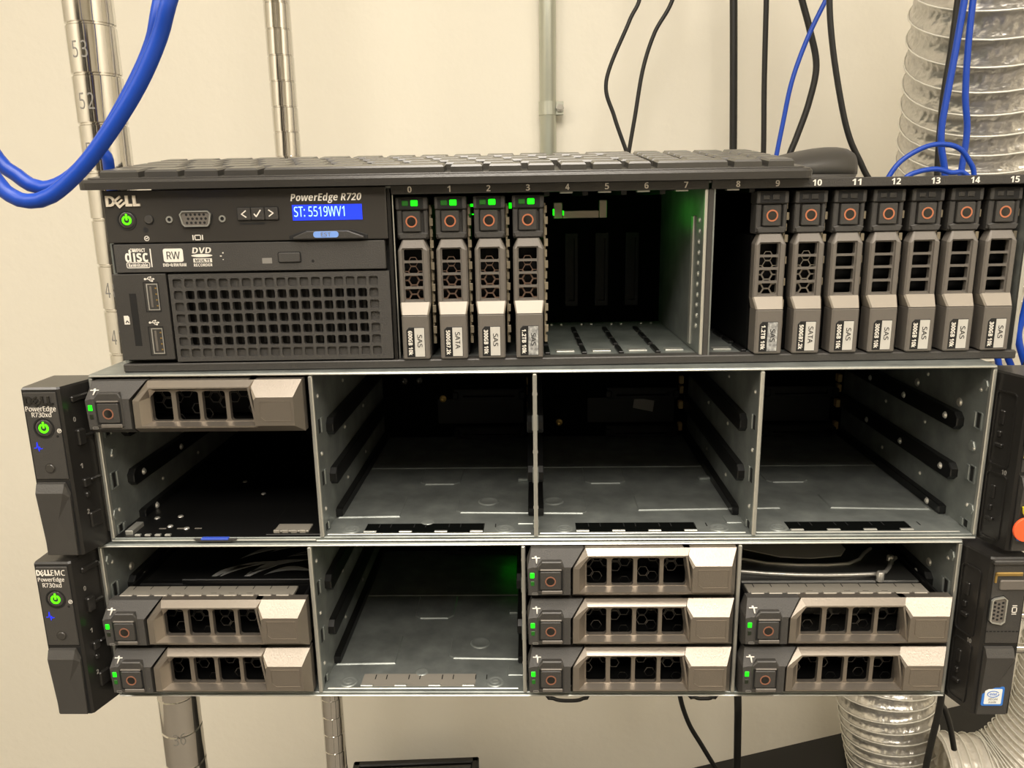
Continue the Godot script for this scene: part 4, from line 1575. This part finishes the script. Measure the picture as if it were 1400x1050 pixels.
func keyboard() -> void:
	var t := thing("computer_keyboard", "black computer keyboard lying across the top server, tilted towards the viewer", "keyboard", place(S1, -8.5, 86.5, 5.0))
	t.basis = frames[S1].basis * Basis(Vector3.RIGHT, deg_to_rad(6.4))
	var s := Shape.new()
	s.xf = Transform3D(Basis(Vector3.RIGHT, -PI / 2), Vector3.ZERO)
	s.prism(rounded(0, 337, 0, 88, 4, 4), 0, 4.4, 1.2)
	s.prism(rounded(3, 334, 3, 86, 3, 4), 4.0, 5.0, 0.4)
	s.xf = Transform3D()
	part(s, "keyboard_case", M["keyboard case"], t)
	s = Shape.new()
	s.box(4, 333, -8.0, 0.5, -86, -66, 1.0)
	part(s, "battery_hump", M["keyboard case"], t)
	var rows := [
		[8.3, 29, 47.3, 65.7, 84, 169.7, 187.3, 205.3, 220.3, 235, 251.3, 264.6, 299.7, 315.3, 330],
		[8.3, 40, 58, 76, 94, 112, 130, 148, 166, 184, 202, 220, 250, 264.6, 281, 297.5, 314, 330],
		[8.3, 35, 53, 71, 89, 107, 125, 143, 161, 179, 197, 215, 233, 264.6, 281, 297.5, 314, 330],
		[8.3, 30, 48, 66, 84, 102, 120, 138, 156, 174, 192, 210, 228, 246, 264.6, 281, 297.5, 314, 330],
		[8.3, 22, 40, 58, 76, 94, 112, 130, 148, 166, 184, 202, 220, 238, 264.6, 281, 297.5, 314, 330],
	]
	var meshes := {}
	for r in rows.size():
		var z := -4.0 - r * 16.2
		for i in rows[r].size() - 1:
			var w: float = rows[r][i + 1] - rows[r][i] - 2.8
			var id := "%.1f" % w
			if not meshes.has(id):
				meshes[id] = key_shape(w, 14.2).mesh()
			var o := MeshInstance3D.new()
			o.mesh = meshes[id]
			o.material_override = M["key top"]
			o.name = "key"
			t.add_child(o, true)
			o.position = Vector3(rows[r][i] + 1.4, 5.0, z) * U


func mouse() -> void:
	var t := thing("computer_mouse", "dark gray computer mouse on the top server behind the keyboard's right end", "mouse", Vector3(0.187, 1.3568, -0.6), deg_to_rad(8))
	var s := Shape.new().soft(true)
	var low := Shape.new().soft(true)
	var loops := []
	var base := []
	for i in 17:
		var u := i / 16.0
		var a := u * PI
		var x := -50.0 * cos(a)
		var e := sin(a)
		var w := 29.0 * pow(maxf(e, 0.0), 0.55) + 0.05
		var h: float = lerpf(7.0, 25.8, smoothstep(0.0, 0.72, u)) if u < 0.72 else lerpf(25.8, 15.0, pow((u - 0.72) / 0.28, 2.2))
		var l := []
		var b := []
		for k in 21:
			var p := PI * k / 20.0
			l.append(Vector3(x, 6.0 + (h - 6.0) * pow(sin(p), 0.7), -w * cos(p) * (0.94 + 0.06 * sin(p))))
		for k in [[-0.96, 6.0], [0.96, 6.0], [0.9, 0.6], [-0.9, 0.6]]:
			b.append(Vector3(x * (0.99 if k[1] > 3 else 0.95), k[1], w * k[0]))
		l.reverse()
		loops.append(l)
		b.reverse()
		base.append(b)
	s.loft(loops, true, true)
	part(s, "mouse_shell", M["mouse shell"], t)
	low.loft(base, true, true)
	part(low, "mouse_base", M["black plastic"], t)


func cable(called: String, label: String, pts: Array, d: float, m: String, group := "") -> void:
	# cables that leave the picture upwards go on to the ceiling
	var all := pts.duplicate()
	var p: Vector3 = all[0]
	if p.y > 1.45:
		for h in [0.08, 0.25, 0.6]:
			all.push_front(Vector3(p.x, p.y + h, p.z))
		all.push_front(Vector3(p.x, 2.6, p.z))
	p = all[-1]
	if p.z > -0.35:
		all.append_array([p + Vector3(-0.03, 0.07, 0), p + Vector3(-0.07, 0.22, 0), p + Vector3(-0.1, 0.6, 0), Vector3(p.x - 0.11, 2.6, p.z)])
	var s := Shape.new()
	s.tube(curve(all), d / 2, 10)
	var o := part(s, called, M[m], self)
	tag(o, label, "cable", group)


# flexible duct along a path of [point, radius]; every pitch a wire turn
func duct(t: Node3D, path: Array, pitch0: float, pitch1: float, m: String, sag: float, crumple: float, dense := 150) -> void:
	var c := Curve3D.new()
	c.bake_interval = 0.01
	for i in path.size():
		var tan: Vector3 = (path[mini(i + 1, path.size() - 1)][0] - path[maxi(i - 1, 0)][0]) / 6.0
		c.add_point(path[i][0], -tan, tan)
	var length := c.get_baked_length()
	var n := FastNoiseLite.new()
	n.seed = 4
	n.frequency = 0.1
	n.fractal_octaves = 3
	n.noise_type = FastNoiseLite.TYPE_CELLULAR
	n.cellular_return_type = FastNoiseLite.RETURN_DISTANCE2_SUB
	var s := Shape.new().soft(true)
	var wire := PackedVector3Array()
	var rows := int(length / 0.0026)
	var seg := dense
	var prev := []
	var up := Vector3.BACK
	var turn := 0.0
	for i in rows + 1:
		var f := float(i) / rows
		var at := f * length
		var p := c.sample_baked(at)
		var d := (c.sample_baked(minf(at + 0.004, length)) - c.sample_baked(maxf(at - 0.004, 0))).normalized()
		up = (up - d * up.dot(d)).normalized()
		var side := d.cross(up)
		var k := f * (path.size() - 1)
		var r := lerpf(path[int(minf(k, path.size() - 2))][1], path[int(minf(k, path.size() - 2)) + 1][1], k - int(minf(k, path.size() - 2))) * 1000.0
		var pitch := lerpf(pitch0, pitch1, f)
		var loop := []
		for q in seg:
			var a := TAU * q / seg
			var ph := fposmod(turn + a / TAU, 1.0)
			var dip := sag * pow(sin(ph * PI), 0.7)
			var dir := up * cos(a) + side * sin(a)
			var nz := n.get_noise_3dv(p * 1000.0 + dir * r) + 0.5
			var rr := r - dip + crumple * nz * sin(ph * PI)
			loop.append(p * 1000.0 + dir * rr)
		if prev:
			for q in seg:
				var j := (q + 1) % seg
				s.quad(prev[q], prev[j], loop[j], loop[q])
		prev = loop
		# wire: the angle at which the phase is zero
		var steps := int(maxf(1.0, 0.0026 / pitch * 40.0))
		for w in steps:
			var tt := turn + (0.0026 / pitch) * w / steps
			var a := -tt * TAU
			var pp := c.sample_baked(minf(at + 0.0026 * w / steps, length))
			wire.append(pp * 1000.0 + (up * cos(a) + side * sin(a)) * (r + 0.3))
		turn += length / rows / pitch
	part(s, "foil_sleeve", M[m], t)
	s = Shape.new()
	s.tube(wire, 0.9, 6, false)
	part(s, "wire_spiral", M["duct wire"], t)


func post(label: String, x: float, z: float, r: float, phase: float, lower: float, digits: Array, group := "") -> void:
	var t := thing("shelf_post", label, "shelf post", Vector3(x, 0, z), 0, group)
	var pr := PackedVector2Array()
	var y := 20.0
	pr.append(Vector2(0, y))
	pr.append(Vector2(r, y))
	y = phase
	while y < 1900.0:
		pr.append(Vector2(r, y - 0.9))
		pr.append(Vector2(r - 0.7, y - 0.35))
		pr.append(Vector2(r - 0.7, y + 0.35))
		pr.append(Vector2(r, y + 0.9))
		y += 25.4
	pr.append(Vector2(r, 1900))
	pr.append(Vector2(0, 1900))
	var s := Shape.new()
	s.lathe(pr, 40, false)
	# smooth round the post, sharp at the grooves
	s = Shape.new().soft(true)
	for i in pr.size() - 1:
		var keep := PackedVector2Array([pr[i], pr[i + 1]])
		s.st.set_smooth_group(i + 1)
		for k in 40:
			var a := TAU * k / 40
			var b := TAU * (k + 1) / 40
			s.quad(Vector3(cos(b) * keep[0].x, keep[0].y, sin(b) * keep[0].x), Vector3(cos(a) * keep[0].x, keep[0].y, sin(a) * keep[0].x), Vector3(cos(a) * keep[1].x, keep[1].y, sin(a) * keep[1].x), Vector3(cos(b) * keep[1].x, keep[1].y, sin(b) * keep[1].x))
	part(s, "post_tube", M["chrome"], t)
	s = Shape.new()
	s.lathe(PackedVector2Array([Vector2(0, 0), Vector2(18, 0), Vector2(18, 8), Vector2(9, 14), Vector2(9, 24)]), 20)
	part(s, "levelling_foot", M["rail black"], t)
	for d in digits:
		var o := lettering(t, d[0], -1.7, 1.7, -4.2, 4.2, 0.0, M["print gray"], "size_number", "plain")
		var turn := Basis(Vector3.UP, d[2])
		o.transform = Transform3D(turn, Vector3(0, d[1], 0) * U + turn * Vector3(0, 0, r - 0.1) * U) * o.transform
	s = Shape.new()
	for h in [lower]:
		s.xf = Transform3D(Basis(), Vector3(0, h, 0))
		s.lathe(PackedVector2Array([Vector2(r, -22), Vector2(r + 2.5, -22), Vector2(r + 4.5, 20), Vector2(r, 20)]), 24)
	part(s, "shelf_collar", M["chrome"], t)


func wire_shelf() -> void:
	var t := thing("wire_shelf", "chrome wire shelf that carries the three servers", "shelf", Vector3(0.2, 1.0935, -0.66))
	var s := Shape.new()
	for z in [-220.0, 205.0]:
		s.tube(PackedVector3Array([Vector3(-425, -5, z), Vector3(755, -5, z)]), 3.2, 8)
		s.tube(PackedVector3Array([Vector3(-425, -28, z), Vector3(755, -28, z)]), 3.2, 8)
	for x in [-430.0, 755.0]:
		s.tube(PackedVector3Array([Vector3(x, -5, -218), Vector3(x, -5, 204)]), 3.2, 8)
	part(s, "shelf_rail", M["chrome"], t)
	s = Shape.new()
	for i in 46:
		var x := -420.0 + i * 26.0
		s.tube(PackedVector3Array([Vector3(x, -1.6, -222), Vector3(x, -1.6, 207)]), 1.5, 6)
	var w := part(s, "shelf_wires", M["chrome"], t)
	w.set_meta("kind", "stuff")


func surroundings() -> void:
	var s := Shape.new()
	keyboard()
	mouse()
	# shelf and its posts
	post("left front chrome shelf post with engraved numbers beside the servers", -0.2365, -0.45, 12.7, 1392.9 - 25.4 * 54, 1067.0, [["5", 1404.5, -0.3], ["2", 1404.5, 0.1], ["5", 1430.5, -0.3], ["3", 1430.5, 0.1], ["5", 1379.0, -0.3], ["1", 1379.0, 0.1], ["4", 1303.0, -0.3], ["8", 1303.0, 0.1], ["4", 1276.0, -0.3], ["7", 1276.0, 0.1], ["3", 1010.0, 0.1], ["6", 1010.0, 0.45]])
	post("left rear chrome shelf post standing close to the wall", -0.262, -0.875, 13.6, 1397.0 - 25.4 * 54, 1067.0, [])
	post("right front chrome shelf post, past the servers' right end", 0.95, -0.45, 12.7, 1392.9 - 25.4 * 54, 1067.0, [])
	post("right rear chrome shelf post, past the silver ducts", 0.95, -0.875, 12.7, 1392.9 - 25.4 * 54, 1067.0, [])
	wire_shelf()
	# conduit with a strap
	var t := thing("metal_conduit", "galvanised conduit pipe on the wall behind the keyboard", "pipe", Vector3(0.025, 0.8, -1.186))
	s = Shape.new()
	s.lathe(PackedVector2Array([Vector2(0, 0), Vector2(11.7, 0), Vector2(11.7, 1700), Vector2(0, 1700)]), 28)
	part(s, "conduit_pipe", M["conduit zinc"], t)
	s = Shape.new()
	s.xf = Transform3D(Basis(), Vector3(0, 674, 0))
	s.lathe(PackedVector2Array([Vector2(11.7, -9), Vector2(13.2, -9), Vector2(13.2, 9), Vector2(11.7, 9)]), 28, false)
	s.box(10, 22, -9, 9, 4, 6, 0.4)
	s.box(10, 22, -9, 9, -3, -1, 0.4)
	part(s, "pipe_strap", M["conduit zinc"], t)
	s = Shape.new()
	s.xf = Transform3D(Basis(), Vector3(17, 674, 0))
	s.disc(0, 0, -8, 12, 3.2, 0.3, 12)
	s.disc(0, 0, 6, 9.5, 6.0, 0.6, 6)
	s.xf = Transform3D(Basis(Vector3.UP, PI / 2), Vector3(14, 674, 2))
	s.disc(0, 0, 0, 7, 5.2, 0.8, 6)
	part(s, "strap_bolt", M["steel"], t)
	# ducts
	var v := func(x: float, y: float, z: float) -> Vector3: return Vector3(x, y, z)
	t = thing("flexible_duct", "silver foil ducts with wire rings, hanging right of the servers and branching right below", "duct")
	duct(t, [[v.call(0.45, 1.72, -0.82), 0.078], [v.call(0.489, 1.544, -0.9), 0.083], [v.call(0.533, 1.37, -0.985), 0.089], [v.call(0.555, 1.15, -1.05), 0.086], [v.call(0.53, 0.9, -1.05), 0.076], [v.call(0.498, 0.7, -1.01), 0.067], [v.call(0.502, 0.62, -0.995), 0.065], [v.call(0.519, 0.532, -0.985), 0.064]], 0.0275, 0.0135, "duct foil", 2.8, 5.0, 210)
	duct(t, [[v.call(0.517, 0.6, -0.882), 0.066], [v.call(0.55, 0.6, -0.877), 0.067], [v.call(0.585, 0.602, -0.872), 0.067], [v.call(0.62, 0.622, -0.87), 0.067], [v.call(0.65, 0.665, -0.87), 0.067], [v.call(0.668, 0.72, -0.87), 0.068], [v.call(0.675, 0.82, -0.875), 0.068]], 0.0115, 0.0115, "pale foil", 2.6, 4.2, 180)
	# cables
	cable("network_cable", "outer thick blue cable looping down in front of the left shelf post", [v.call(-0.108, 1.47, -0.31), v.call(-0.1217, 1.4229, -0.29), v.call(-0.1287, 1.4067, -0.29), v.call(-0.1379, 1.3913, -0.29), v.call(-0.1505, 1.3755, -0.29), v.call(-0.1631, 1.3626, -0.29), v.call(-0.1752, 1.3537, -0.29), v.call(-0.1837, 1.3518, -0.29), v.call(-0.1901, 1.354, -0.29), v.call(-0.1948, 1.3595, -0.29), v.call(-0.205, 1.38, -0.29)], 5.6, "cable blue")
	cable("network_cable", "inner thick blue cable looping down in front of the left shelf post", [v.call(-0.124, 1.47, -0.32), v.call(-0.1312, 1.4207, -0.3), v.call(-0.1362, 1.4063, -0.3), v.call(-0.1452, 1.3915, -0.3), v.call(-0.1585, 1.3739, -0.3), v.call(-0.1718, 1.361, -0.3), v.call(-0.1838, 1.3566, -0.3), v.call(-0.1932, 1.3615, -0.3), v.call(-0.2035, 1.375, -0.3)], 5.4, "cable blue")
	cable("network_cable", "blue cable passing behind the keyboard's left corner", [v.call(-0.2072, 1.3762, -0.388), v.call(-0.2049, 1.3728, -0.389), v.call(-0.2056, 1.3681, -0.391), v.call(-0.2075, 1.355, -0.395), v.call(-0.2115, 1.3485, -0.40), v.call(-0.2165, 1.3465, -0.42), v.call(-0.222, 1.346, -0.46)], 5.4, "cable blue")
	var g := "black cables behind the servers"
	var z := 1.10 / 1.02
	cable("power_cable", "thin black cable bowed to the left above the keyboard", scaled([[0.1327, 1.5857, -1.02], [0.1194, 1.5537, -1.02], [0.093, 1.488, -1.02], [0.1034, 1.4453, -1.02], [0.1203, 1.3999, -1.02], [0.1244, 1.3796, -1.02], [0.128, 1.33, -1.02], [0.122, 1.27, -1.015], [0.12, 1.24, -0.98]], z), 5.4, "cable black", g)
	cable("power_cable", "thin black cable crossing the bowed one above the keyboard", scaled([[0.1693, 1.5802, -1.0], [0.1474, 1.5371, -1.0], [0.1345, 1.4968, -1.0], [0.126, 1.443, -1.0], [0.1189, 1.3989, -1.0], [0.1165, 1.3791, -1.0], [0.113, 1.33, -1.0], [0.1, 1.27, -0.975], [0.098, 1.24, -0.943]], 1.12), 5.6, "cable black", g)
	cable("power_cable", "thickest black cable, straight from above the keyboard down behind the servers", [v.call(0.2596, 1.647, -1.1), v.call(0.2618, 1.6016, -1.1), v.call(0.2665, 1.5046, -1.1), v.call(0.2716, 1.3795, -1.1), v.call(0.2745, 1.25, -1.1), v.call(0.275, 1.05, -1.08), v.call(0.272, 0.85, -1.0), v.call(0.2735, 0.6964, -0.95), v.call(0.2771, 0.6278, -0.95), v.call(0.2796, 0.5571, -0.95), v.call(0.281, 0.535, -0.95)], 10.0, "cable black", g)
	cable("power_cable", "straight black cable just right of the thickest one, bending right below the servers", [v.call(0.286, 1.636, -1.045), v.call(0.2885, 1.588, -1.045), v.call(0.2916, 1.4875, -1.045), v.call(0.2961, 1.3774, -1.045), v.call(0.299, 1.25, -1.06), v.call(0.25, 1.06, -1.04), v.call(0.21, 0.9, -1.0), v.call(0.192, 0.77, -0.96), v.call(0.1939, 0.6964, -0.95), v.call(0.2076, 0.645, -0.95), v.call(0.2293, 0.6043, -0.95), v.call(0.2566, 0.557, -0.95), v.call(0.275, 0.534, -0.95)], 6.6, "cable black", g)
	cable("power_cable", "black cable bowed to the right above the mouse", [v.call(0.283, 1.62, -0.95), v.call(0.2992, 1.5657, -0.95), v.call(0.3123, 1.5279, -0.95), v.call(0.3224, 1.4894, -0.95), v.call(0.3169, 1.4505, -0.95), v.call(0.3061, 1.4148, -0.95), v.call(0.2977, 1.3907, -0.95), v.call(0.286, 1.35, -0.95), v.call(0.28, 1.2, -0.93), v.call(0.285, 1.1, -0.87)], 7.2, "cable black", g)
	cable("power_cable", "black cable slanting down to the right past the mouse", [v.call(0.295, 1.6, -0.85), v.call(0.2964, 1.5423, -0.85), v.call(0.3029, 1.495, -0.85), v.call(0.316, 1.4393, -0.85), v.call(0.3278, 1.4034, -0.85), v.call(0.3437, 1.3741, -0.85), v.call(0.36, 1.34, -0.85), v.call(0.37, 1.25, -0.85), v.call(0.375, 1.1, -0.84)], 6.0, "cable black", g)
	cable("power_cable", "black cable hanging in front of the tall silver duct", [v.call(0.426, 1.6, -0.85), v.call(0.4227, 1.5395, -0.85), v.call(0.4209, 1.4858, -0.85), v.call(0.4182, 1.4443, -0.85), v.call(0.4184, 1.4018, -0.85), v.call(0.4201, 1.3655, -0.85), v.call(0.422, 1.28, -0.85), v.call(0.425, 1.1, -0.85)], 6.2, "cable black", g)
	cable("network_cable", "blue cable curving down behind the mouse", [v.call(0.334, 1.6, -0.9), v.call(0.3138, 1.5536, -0.9), v.call(0.2948, 1.5113, -0.9), v.call(0.2808, 1.4678, -0.9), v.call(0.2735, 1.4231, -0.9), v.call(0.2685, 1.3888, -0.9), v.call(0.267, 1.3734, -0.9), v.call(0.266, 1.3, -0.9), v.call(0.27, 1.1, -0.86)], 5.0, "cable blue")
	cable("network_cable", "left blue cable of the pair in front of the tall duct", [v.call(0.4075, 1.6, -0.8), v.call(0.4039, 1.5282, -0.8), v.call(0.4009, 1.4841, -0.8), v.call(0.3977, 1.4453, -0.8), v.call(0.3951, 1.4122, -0.8), v.call(0.3966, 1.3919, -0.8), v.call(0.4035, 1.361, -0.8), v.call(0.408, 1.3, -0.8), v.call(0.41, 1.18, -0.8), v.call(0.42, 1.1, -0.77)], 6.4, "cable blue")
	cable("network_cable", "right blue cable of the pair in front of the tall duct", [v.call(0.4135, 1.6, -0.8), v.call(0.4117, 1.5281, -0.8), v.call(0.4117, 1.4839, -0.8), v.call(0.4142, 1.4384, -0.8), v.call(0.4195, 1.405, -0.8), v.call(0.418, 1.3607, -0.8), v.call(0.416, 1.3, -0.8), v.call(0.418, 1.18, -0.8), v.call(0.43, 1.1, -0.77)], 6.0, "cable blue")
	cable("network_cable", "blue cable arching low in front of the tall duct", [v.call(0.3, 1.1, -0.7), v.call(0.295, 1.2, -0.73), v.call(0.305, 1.32, -0.75), v.call(0.3243, 1.358, -0.75), v.call(0.3358, 1.3759, -0.75), v.call(0.3543, 1.3877, -0.75), v.call(0.3703, 1.3912, -0.75), v.call(0.387, 1.3878, -0.75), v.call(0.3982, 1.3761, -0.75), v.call(0.4047, 1.3599, -0.75), v.call(0.41, 1.3, -0.75), v.call(0.405, 1.18, -0.74), v.call(0.4, 1.1, -0.72)], 4.6, "cable blue")
	cable("network_cable", "small flat blue cable loop below the arching one", [v.call(0.315, 1.1, -0.7), v.call(0.308, 1.22, -0.73), v.call(0.318, 1.335, -0.74), v.call(0.3361, 1.3602, -0.74), v.call(0.3484, 1.367, -0.74), v.call(0.3644, 1.3692, -0.74), v.call(0.3778, 1.3658, -0.74), v.call(0.3909, 1.3643, -0.74), v.call(0.4, 1.34, -0.74), v.call(0.398, 1.22, -0.73), v.call(0.39, 1.1, -0.7)], 4.6, "cable blue")
	cable("network_cable", "blue cable beside the top server's right end", [v.call(0.475, 1.5, -0.72), v.call(0.455, 1.36, -0.71), v.call(0.4395, 1.29, -0.7), v.call(0.4346, 1.2436, -0.7), v.call(0.4325, 1.2226, -0.7), v.call(0.4422, 1.1958, -0.7), v.call(0.456, 1.15, -0.69), v.call(0.462, 1.1, -0.67)], 6.0, "cable blue")
	cable("network_cable", "blue cable in the gap under the top server's right corner", [v.call(0.365, 1.1, -0.74), v.call(0.37, 1.2, -0.74), v.call(0.385, 1.25, -0.73), v.call(0.401, 1.24, -0.72), v.call(0.4134, 1.2096, -0.7), v.call(0.4189, 1.1961, -0.7), v.call(0.4236, 1.1893, -0.7), v.call(0.435, 1.15, -0.69), v.call(0.44, 1.1, -0.67)], 5.6, "cable blue")
	cable("network_cable", "second blue cable in the gap under the top server's right corner", [v.call(0.375, 1.1, -0.77), v.call(0.38, 1.2, -0.77), v.call(0.396, 1.255, -0.75), v.call(0.412, 1.245, -0.74), v.call(0.4262, 1.2146, -0.71), v.call(0.4319, 1.2011, -0.71), v.call(0.4376, 1.1893, -0.71), v.call(0.447, 1.15, -0.7), v.call(0.45, 1.1, -0.68)], 6.0, "cable blue")
	cable("power_cable", "black cable slanting in the gap under the top server's right corner", [v.call(0.56, 1.5, -0.74), v.call(0.51, 1.32, -0.73), v.call(0.462, 1.235, -0.72), v.call(0.4475, 1.2116, -0.7), v.call(0.437, 1.2, -0.69), v.call(0.428, 1.19, -0.68), v.call(0.412, 1.15, -0.665), v.call(0.4, 1.1, -0.66)], 6.0, "cable black")
	# below the servers
	cable("power_cable", "black cable hanging in front of the lower end of the duct", [v.call(0.44, 1.09, -0.75), v.call(0.435, 0.95, -0.75), v.call(0.4333, 0.8429, -0.75), v.call(0.4325, 0.8073, -0.75), v.call(0.428, 0.7619, -0.75), v.call(0.4249, 0.7153, -0.75), v.call(0.418, 0.62, -0.745), v.call(0.413, 0.534, -0.735)], 7.0, "cable black")
	cable("power_cable", "short black cable beside the right server corner above the table", [v.call(0.43, 1.09, -0.78), v.call(0.432, 0.92, -0.77), v.call(0.4379, 0.8182, -0.76), v.call(0.4446, 0.8001, -0.76), v.call(0.452, 0.78, -0.76), v.call(0.46, 0.75, -0.76)], 6.0, "cable black")
	cable("power_cable", "left black cable loop just showing under the bottom server", [v.call(-0.01, 1.07, -0.99), v.call(-0.004, 0.8, -1.0), v.call(0.012, 0.662, -1.0), v.call(0.0245, 0.644, -1.0), v.call(0.0467, 0.6404, -1.0), v.call(0.0668, 0.644, -1.0), v.call(0.0762, 0.662, -1.0), v.call(0.09, 0.8, -1.0), v.call(0.096, 1.07, -0.99)], 5.5, "cable black")
	cable("power_cable", "right black cable loop just showing under the bottom server", [v.call(0.194, 1.07, -0.99), v.call(0.2, 0.8, -1.0), v.call(0.2167, 0.662, -1.0), v.call(0.2277, 0.6465, -1.0), v.call(0.2403, 0.6441, -1.0), v.call(0.2528, 0.6465, -1.0), v.call(0.2605, 0.662, -1.0), v.call(0.275, 0.8, -1.0), v.call(0.28, 1.07, -0.99)], 5.5, "cable black")
	# tag on the middle server's right ear
	t = thing("round_tag", "orange round tag hanging on the right ear of the middle server", "tag", place(S2, 445.2, 13.3, 19.6), frames[S2].basis.get_euler().y)
	s = Shape.new()
	s.disc(0, 0, -0.6, 0.6, 6.0, 0.2, 28)
	part(s, "tag_disc", M["orange tag"], t)
	s = Shape.new()
	s.tube(PackedVector3Array([Vector3(0, 5.6, 0), Vector3(-1.6, 8.4, -0.6), Vector3(-2, 11, -0.8)]), 0.8, 8)
	part(s, "tag_string", M["tag yellow"], t)
	t = thing("cable_tie", "yellow and white twist tie on the middle server's right ear", "cable tie", place(S2, 441.6, 46.0, 18.4), frames[S2].basis.get_euler().y)
	s = Shape.new()
	s.tube(PackedVector3Array([Vector3(0.2, 22, 0), Vector3(-0.4, 15, 0.4), Vector3(0.3, 9, 0), Vector3(-0.6, 2, 0.4)]), 1.0, 8)
	part(s, "tie_strip", M["tag yellow"], t)
	s = Shape.new()
	s.tube(PackedVector3Array([Vector3(1.2, 24, 0.3), Vector3(0.6, 19, 0.8), Vector3(1.2, 12, 0.5)]), 0.9, 8)
	part(s, "tie_end", M["print white"], t)
	# black table: its back edge runs obliquely towards the wall
	t = thing("black_table", "black table in the lower right corner under the ducts", "table", Vector3(0.2207, 0, -0.9971), 0.3055)
	s = Shape.new()
	s.box(-150, 640, 500, 530, 0, 520, 2)
	part(s, "table_top", M["table black"], t)
	for x in [-120.0, 610.0]:
		for zz in [30.0, 490.0]:
			s = Shape.new()
			s.box(x - 20, x + 20, 0, 500, zz - 20, zz + 20, 2)
			part(s, "leg", M["table black"], t)
	# black vented box on the floor
	t = thing("vented_box", "black box with a slatted top standing by the wall below the servers", "equipment", Vector3(-0.195, 0, -1.035), 0.06)
	s = Shape.new()
	s.box(-103, 103, 0, 440, -80, 80, 3)
	s.box(-103, 103, 438, 450, -80, -68, 2)
	s.box(-103, 103, 438, 450, 68, 80, 2)
	s.box(-103, -91, 438, 450, -80, 80, 2)
	s.box(91, 103, 438, 450, -80, 80, 2)
	part(s, "box_body", M["table black"], t)
	for i in 11:
		s = Shape.new()
		s.box(-91, 91, 440, 447, -66 + i * 12.2, -59 + i * 12.2, 1.5)
		part(s, "slat", M["textured black"], t)


func scaled(pts: Array, k: float) -> Array:
	# the same line of sight further off: positions about the eye point of the room survey
	var o := []
	for p in pts:
		o.append(Vector3(p[0] * k, 1.35 + (p[1] - 1.35) * k, p[2] * k))
	return o


func room() -> void:
	var s := Shape.new()
	s.box(-1900, 1900, 0, 2600, -1300, -1200)
	structure(s, "wall_back", M["wall paint"])
	s = Shape.new()
	s.box(-1900, -1800, 0, 2600, -1200, 3200)
	structure(s, "wall_left", M["wall paint"])
	s = Shape.new()
	s.box(1800, 1900, 0, 2600, -1200, 3200)
	structure(s, "wall_right", M["wall paint"])
	s = Shape.new()
	s.box(-1900, 1900, 0, 2600, 3200, 3300)
	structure(s, "wall_front", M["wall paint"])
	s = Shape.new()
	s.box(-1900, 1900, -100, 0, -1300, 3300)
	structure(s, "floor", M["floor vinyl"])
	s = Shape.new()
	s.box(-1900, 1900, 2600, 2700, -1300, 3300)
	structure(s, "ceiling", M["ceiling paint"])
	# the door behind the viewer
	s = Shape.new()
	s.box(-650, 350, 0, 2100, 3150, 3200, 3)
	var d := structure(s, "door_1", M["door brown"])
	s = Shape.new()
	s.tube(PackedVector3Array([Vector3(-570, 1000, 3150), Vector3(-570, 1000, 3100), Vector3(-450, 1000, 3095)]), 9, 10)
	part(s, "door_handle", M["steel"], d)
	# dark equipment cabinets along the far side of the room
	for q in [[-1500.0, 0.3]]:
		var t := thing("equipment_cabinet", "dark equipment cabinet behind the viewer, left of the door", "cabinet", Vector3(q[0] * U + 0.3, 0, 2.5))
		s = Shape.new()
		s.box(-300, 300, 0, 2000, -450, 450, 4)
		part(s, "cabinet_body", M["table black"], t)
		s = Shape.new()
		s.box(-280, 280, 60, 1940, -462, -450, 2)
		part(s, "cabinet_door", M["gloss black"], t)


func ceiling_lamp(label: String, x: float, z: float, w: float, d: float, energy: float) -> void:
	var t := thing("ceiling_light", label, "ceiling light", Vector3(x, 2.6, z))
	var s := Shape.new()
	s.box(-w * 500 - 20, w * 500 + 20, -40, 0, -d * 500 - 20, d * 500 + 20, 3)
	part(s, "lamp_housing", M["print white"], t)
	s = Shape.new()
	s.box(-w * 500, w * 500, -44, -38, -d * 500, d * 500)
	part(s, "lamp_diffuser", M["lamp diffuser"], t)
	var l := AreaLight3D.new()
	l.name = "lamp_area_light"
	l.area_size = Vector2(w, d)
	l.light_color = Color(1.0, 0.965, 0.915)
	l.light_energy = energy
	l.area_range = 8.0
	l.area_attenuation = 2.0
	l.shadow_enabled = true
	t.add_child(l, true)
	l.rotation.x = -PI / 2
	l.position = Vector3(0, -0.05, 0)
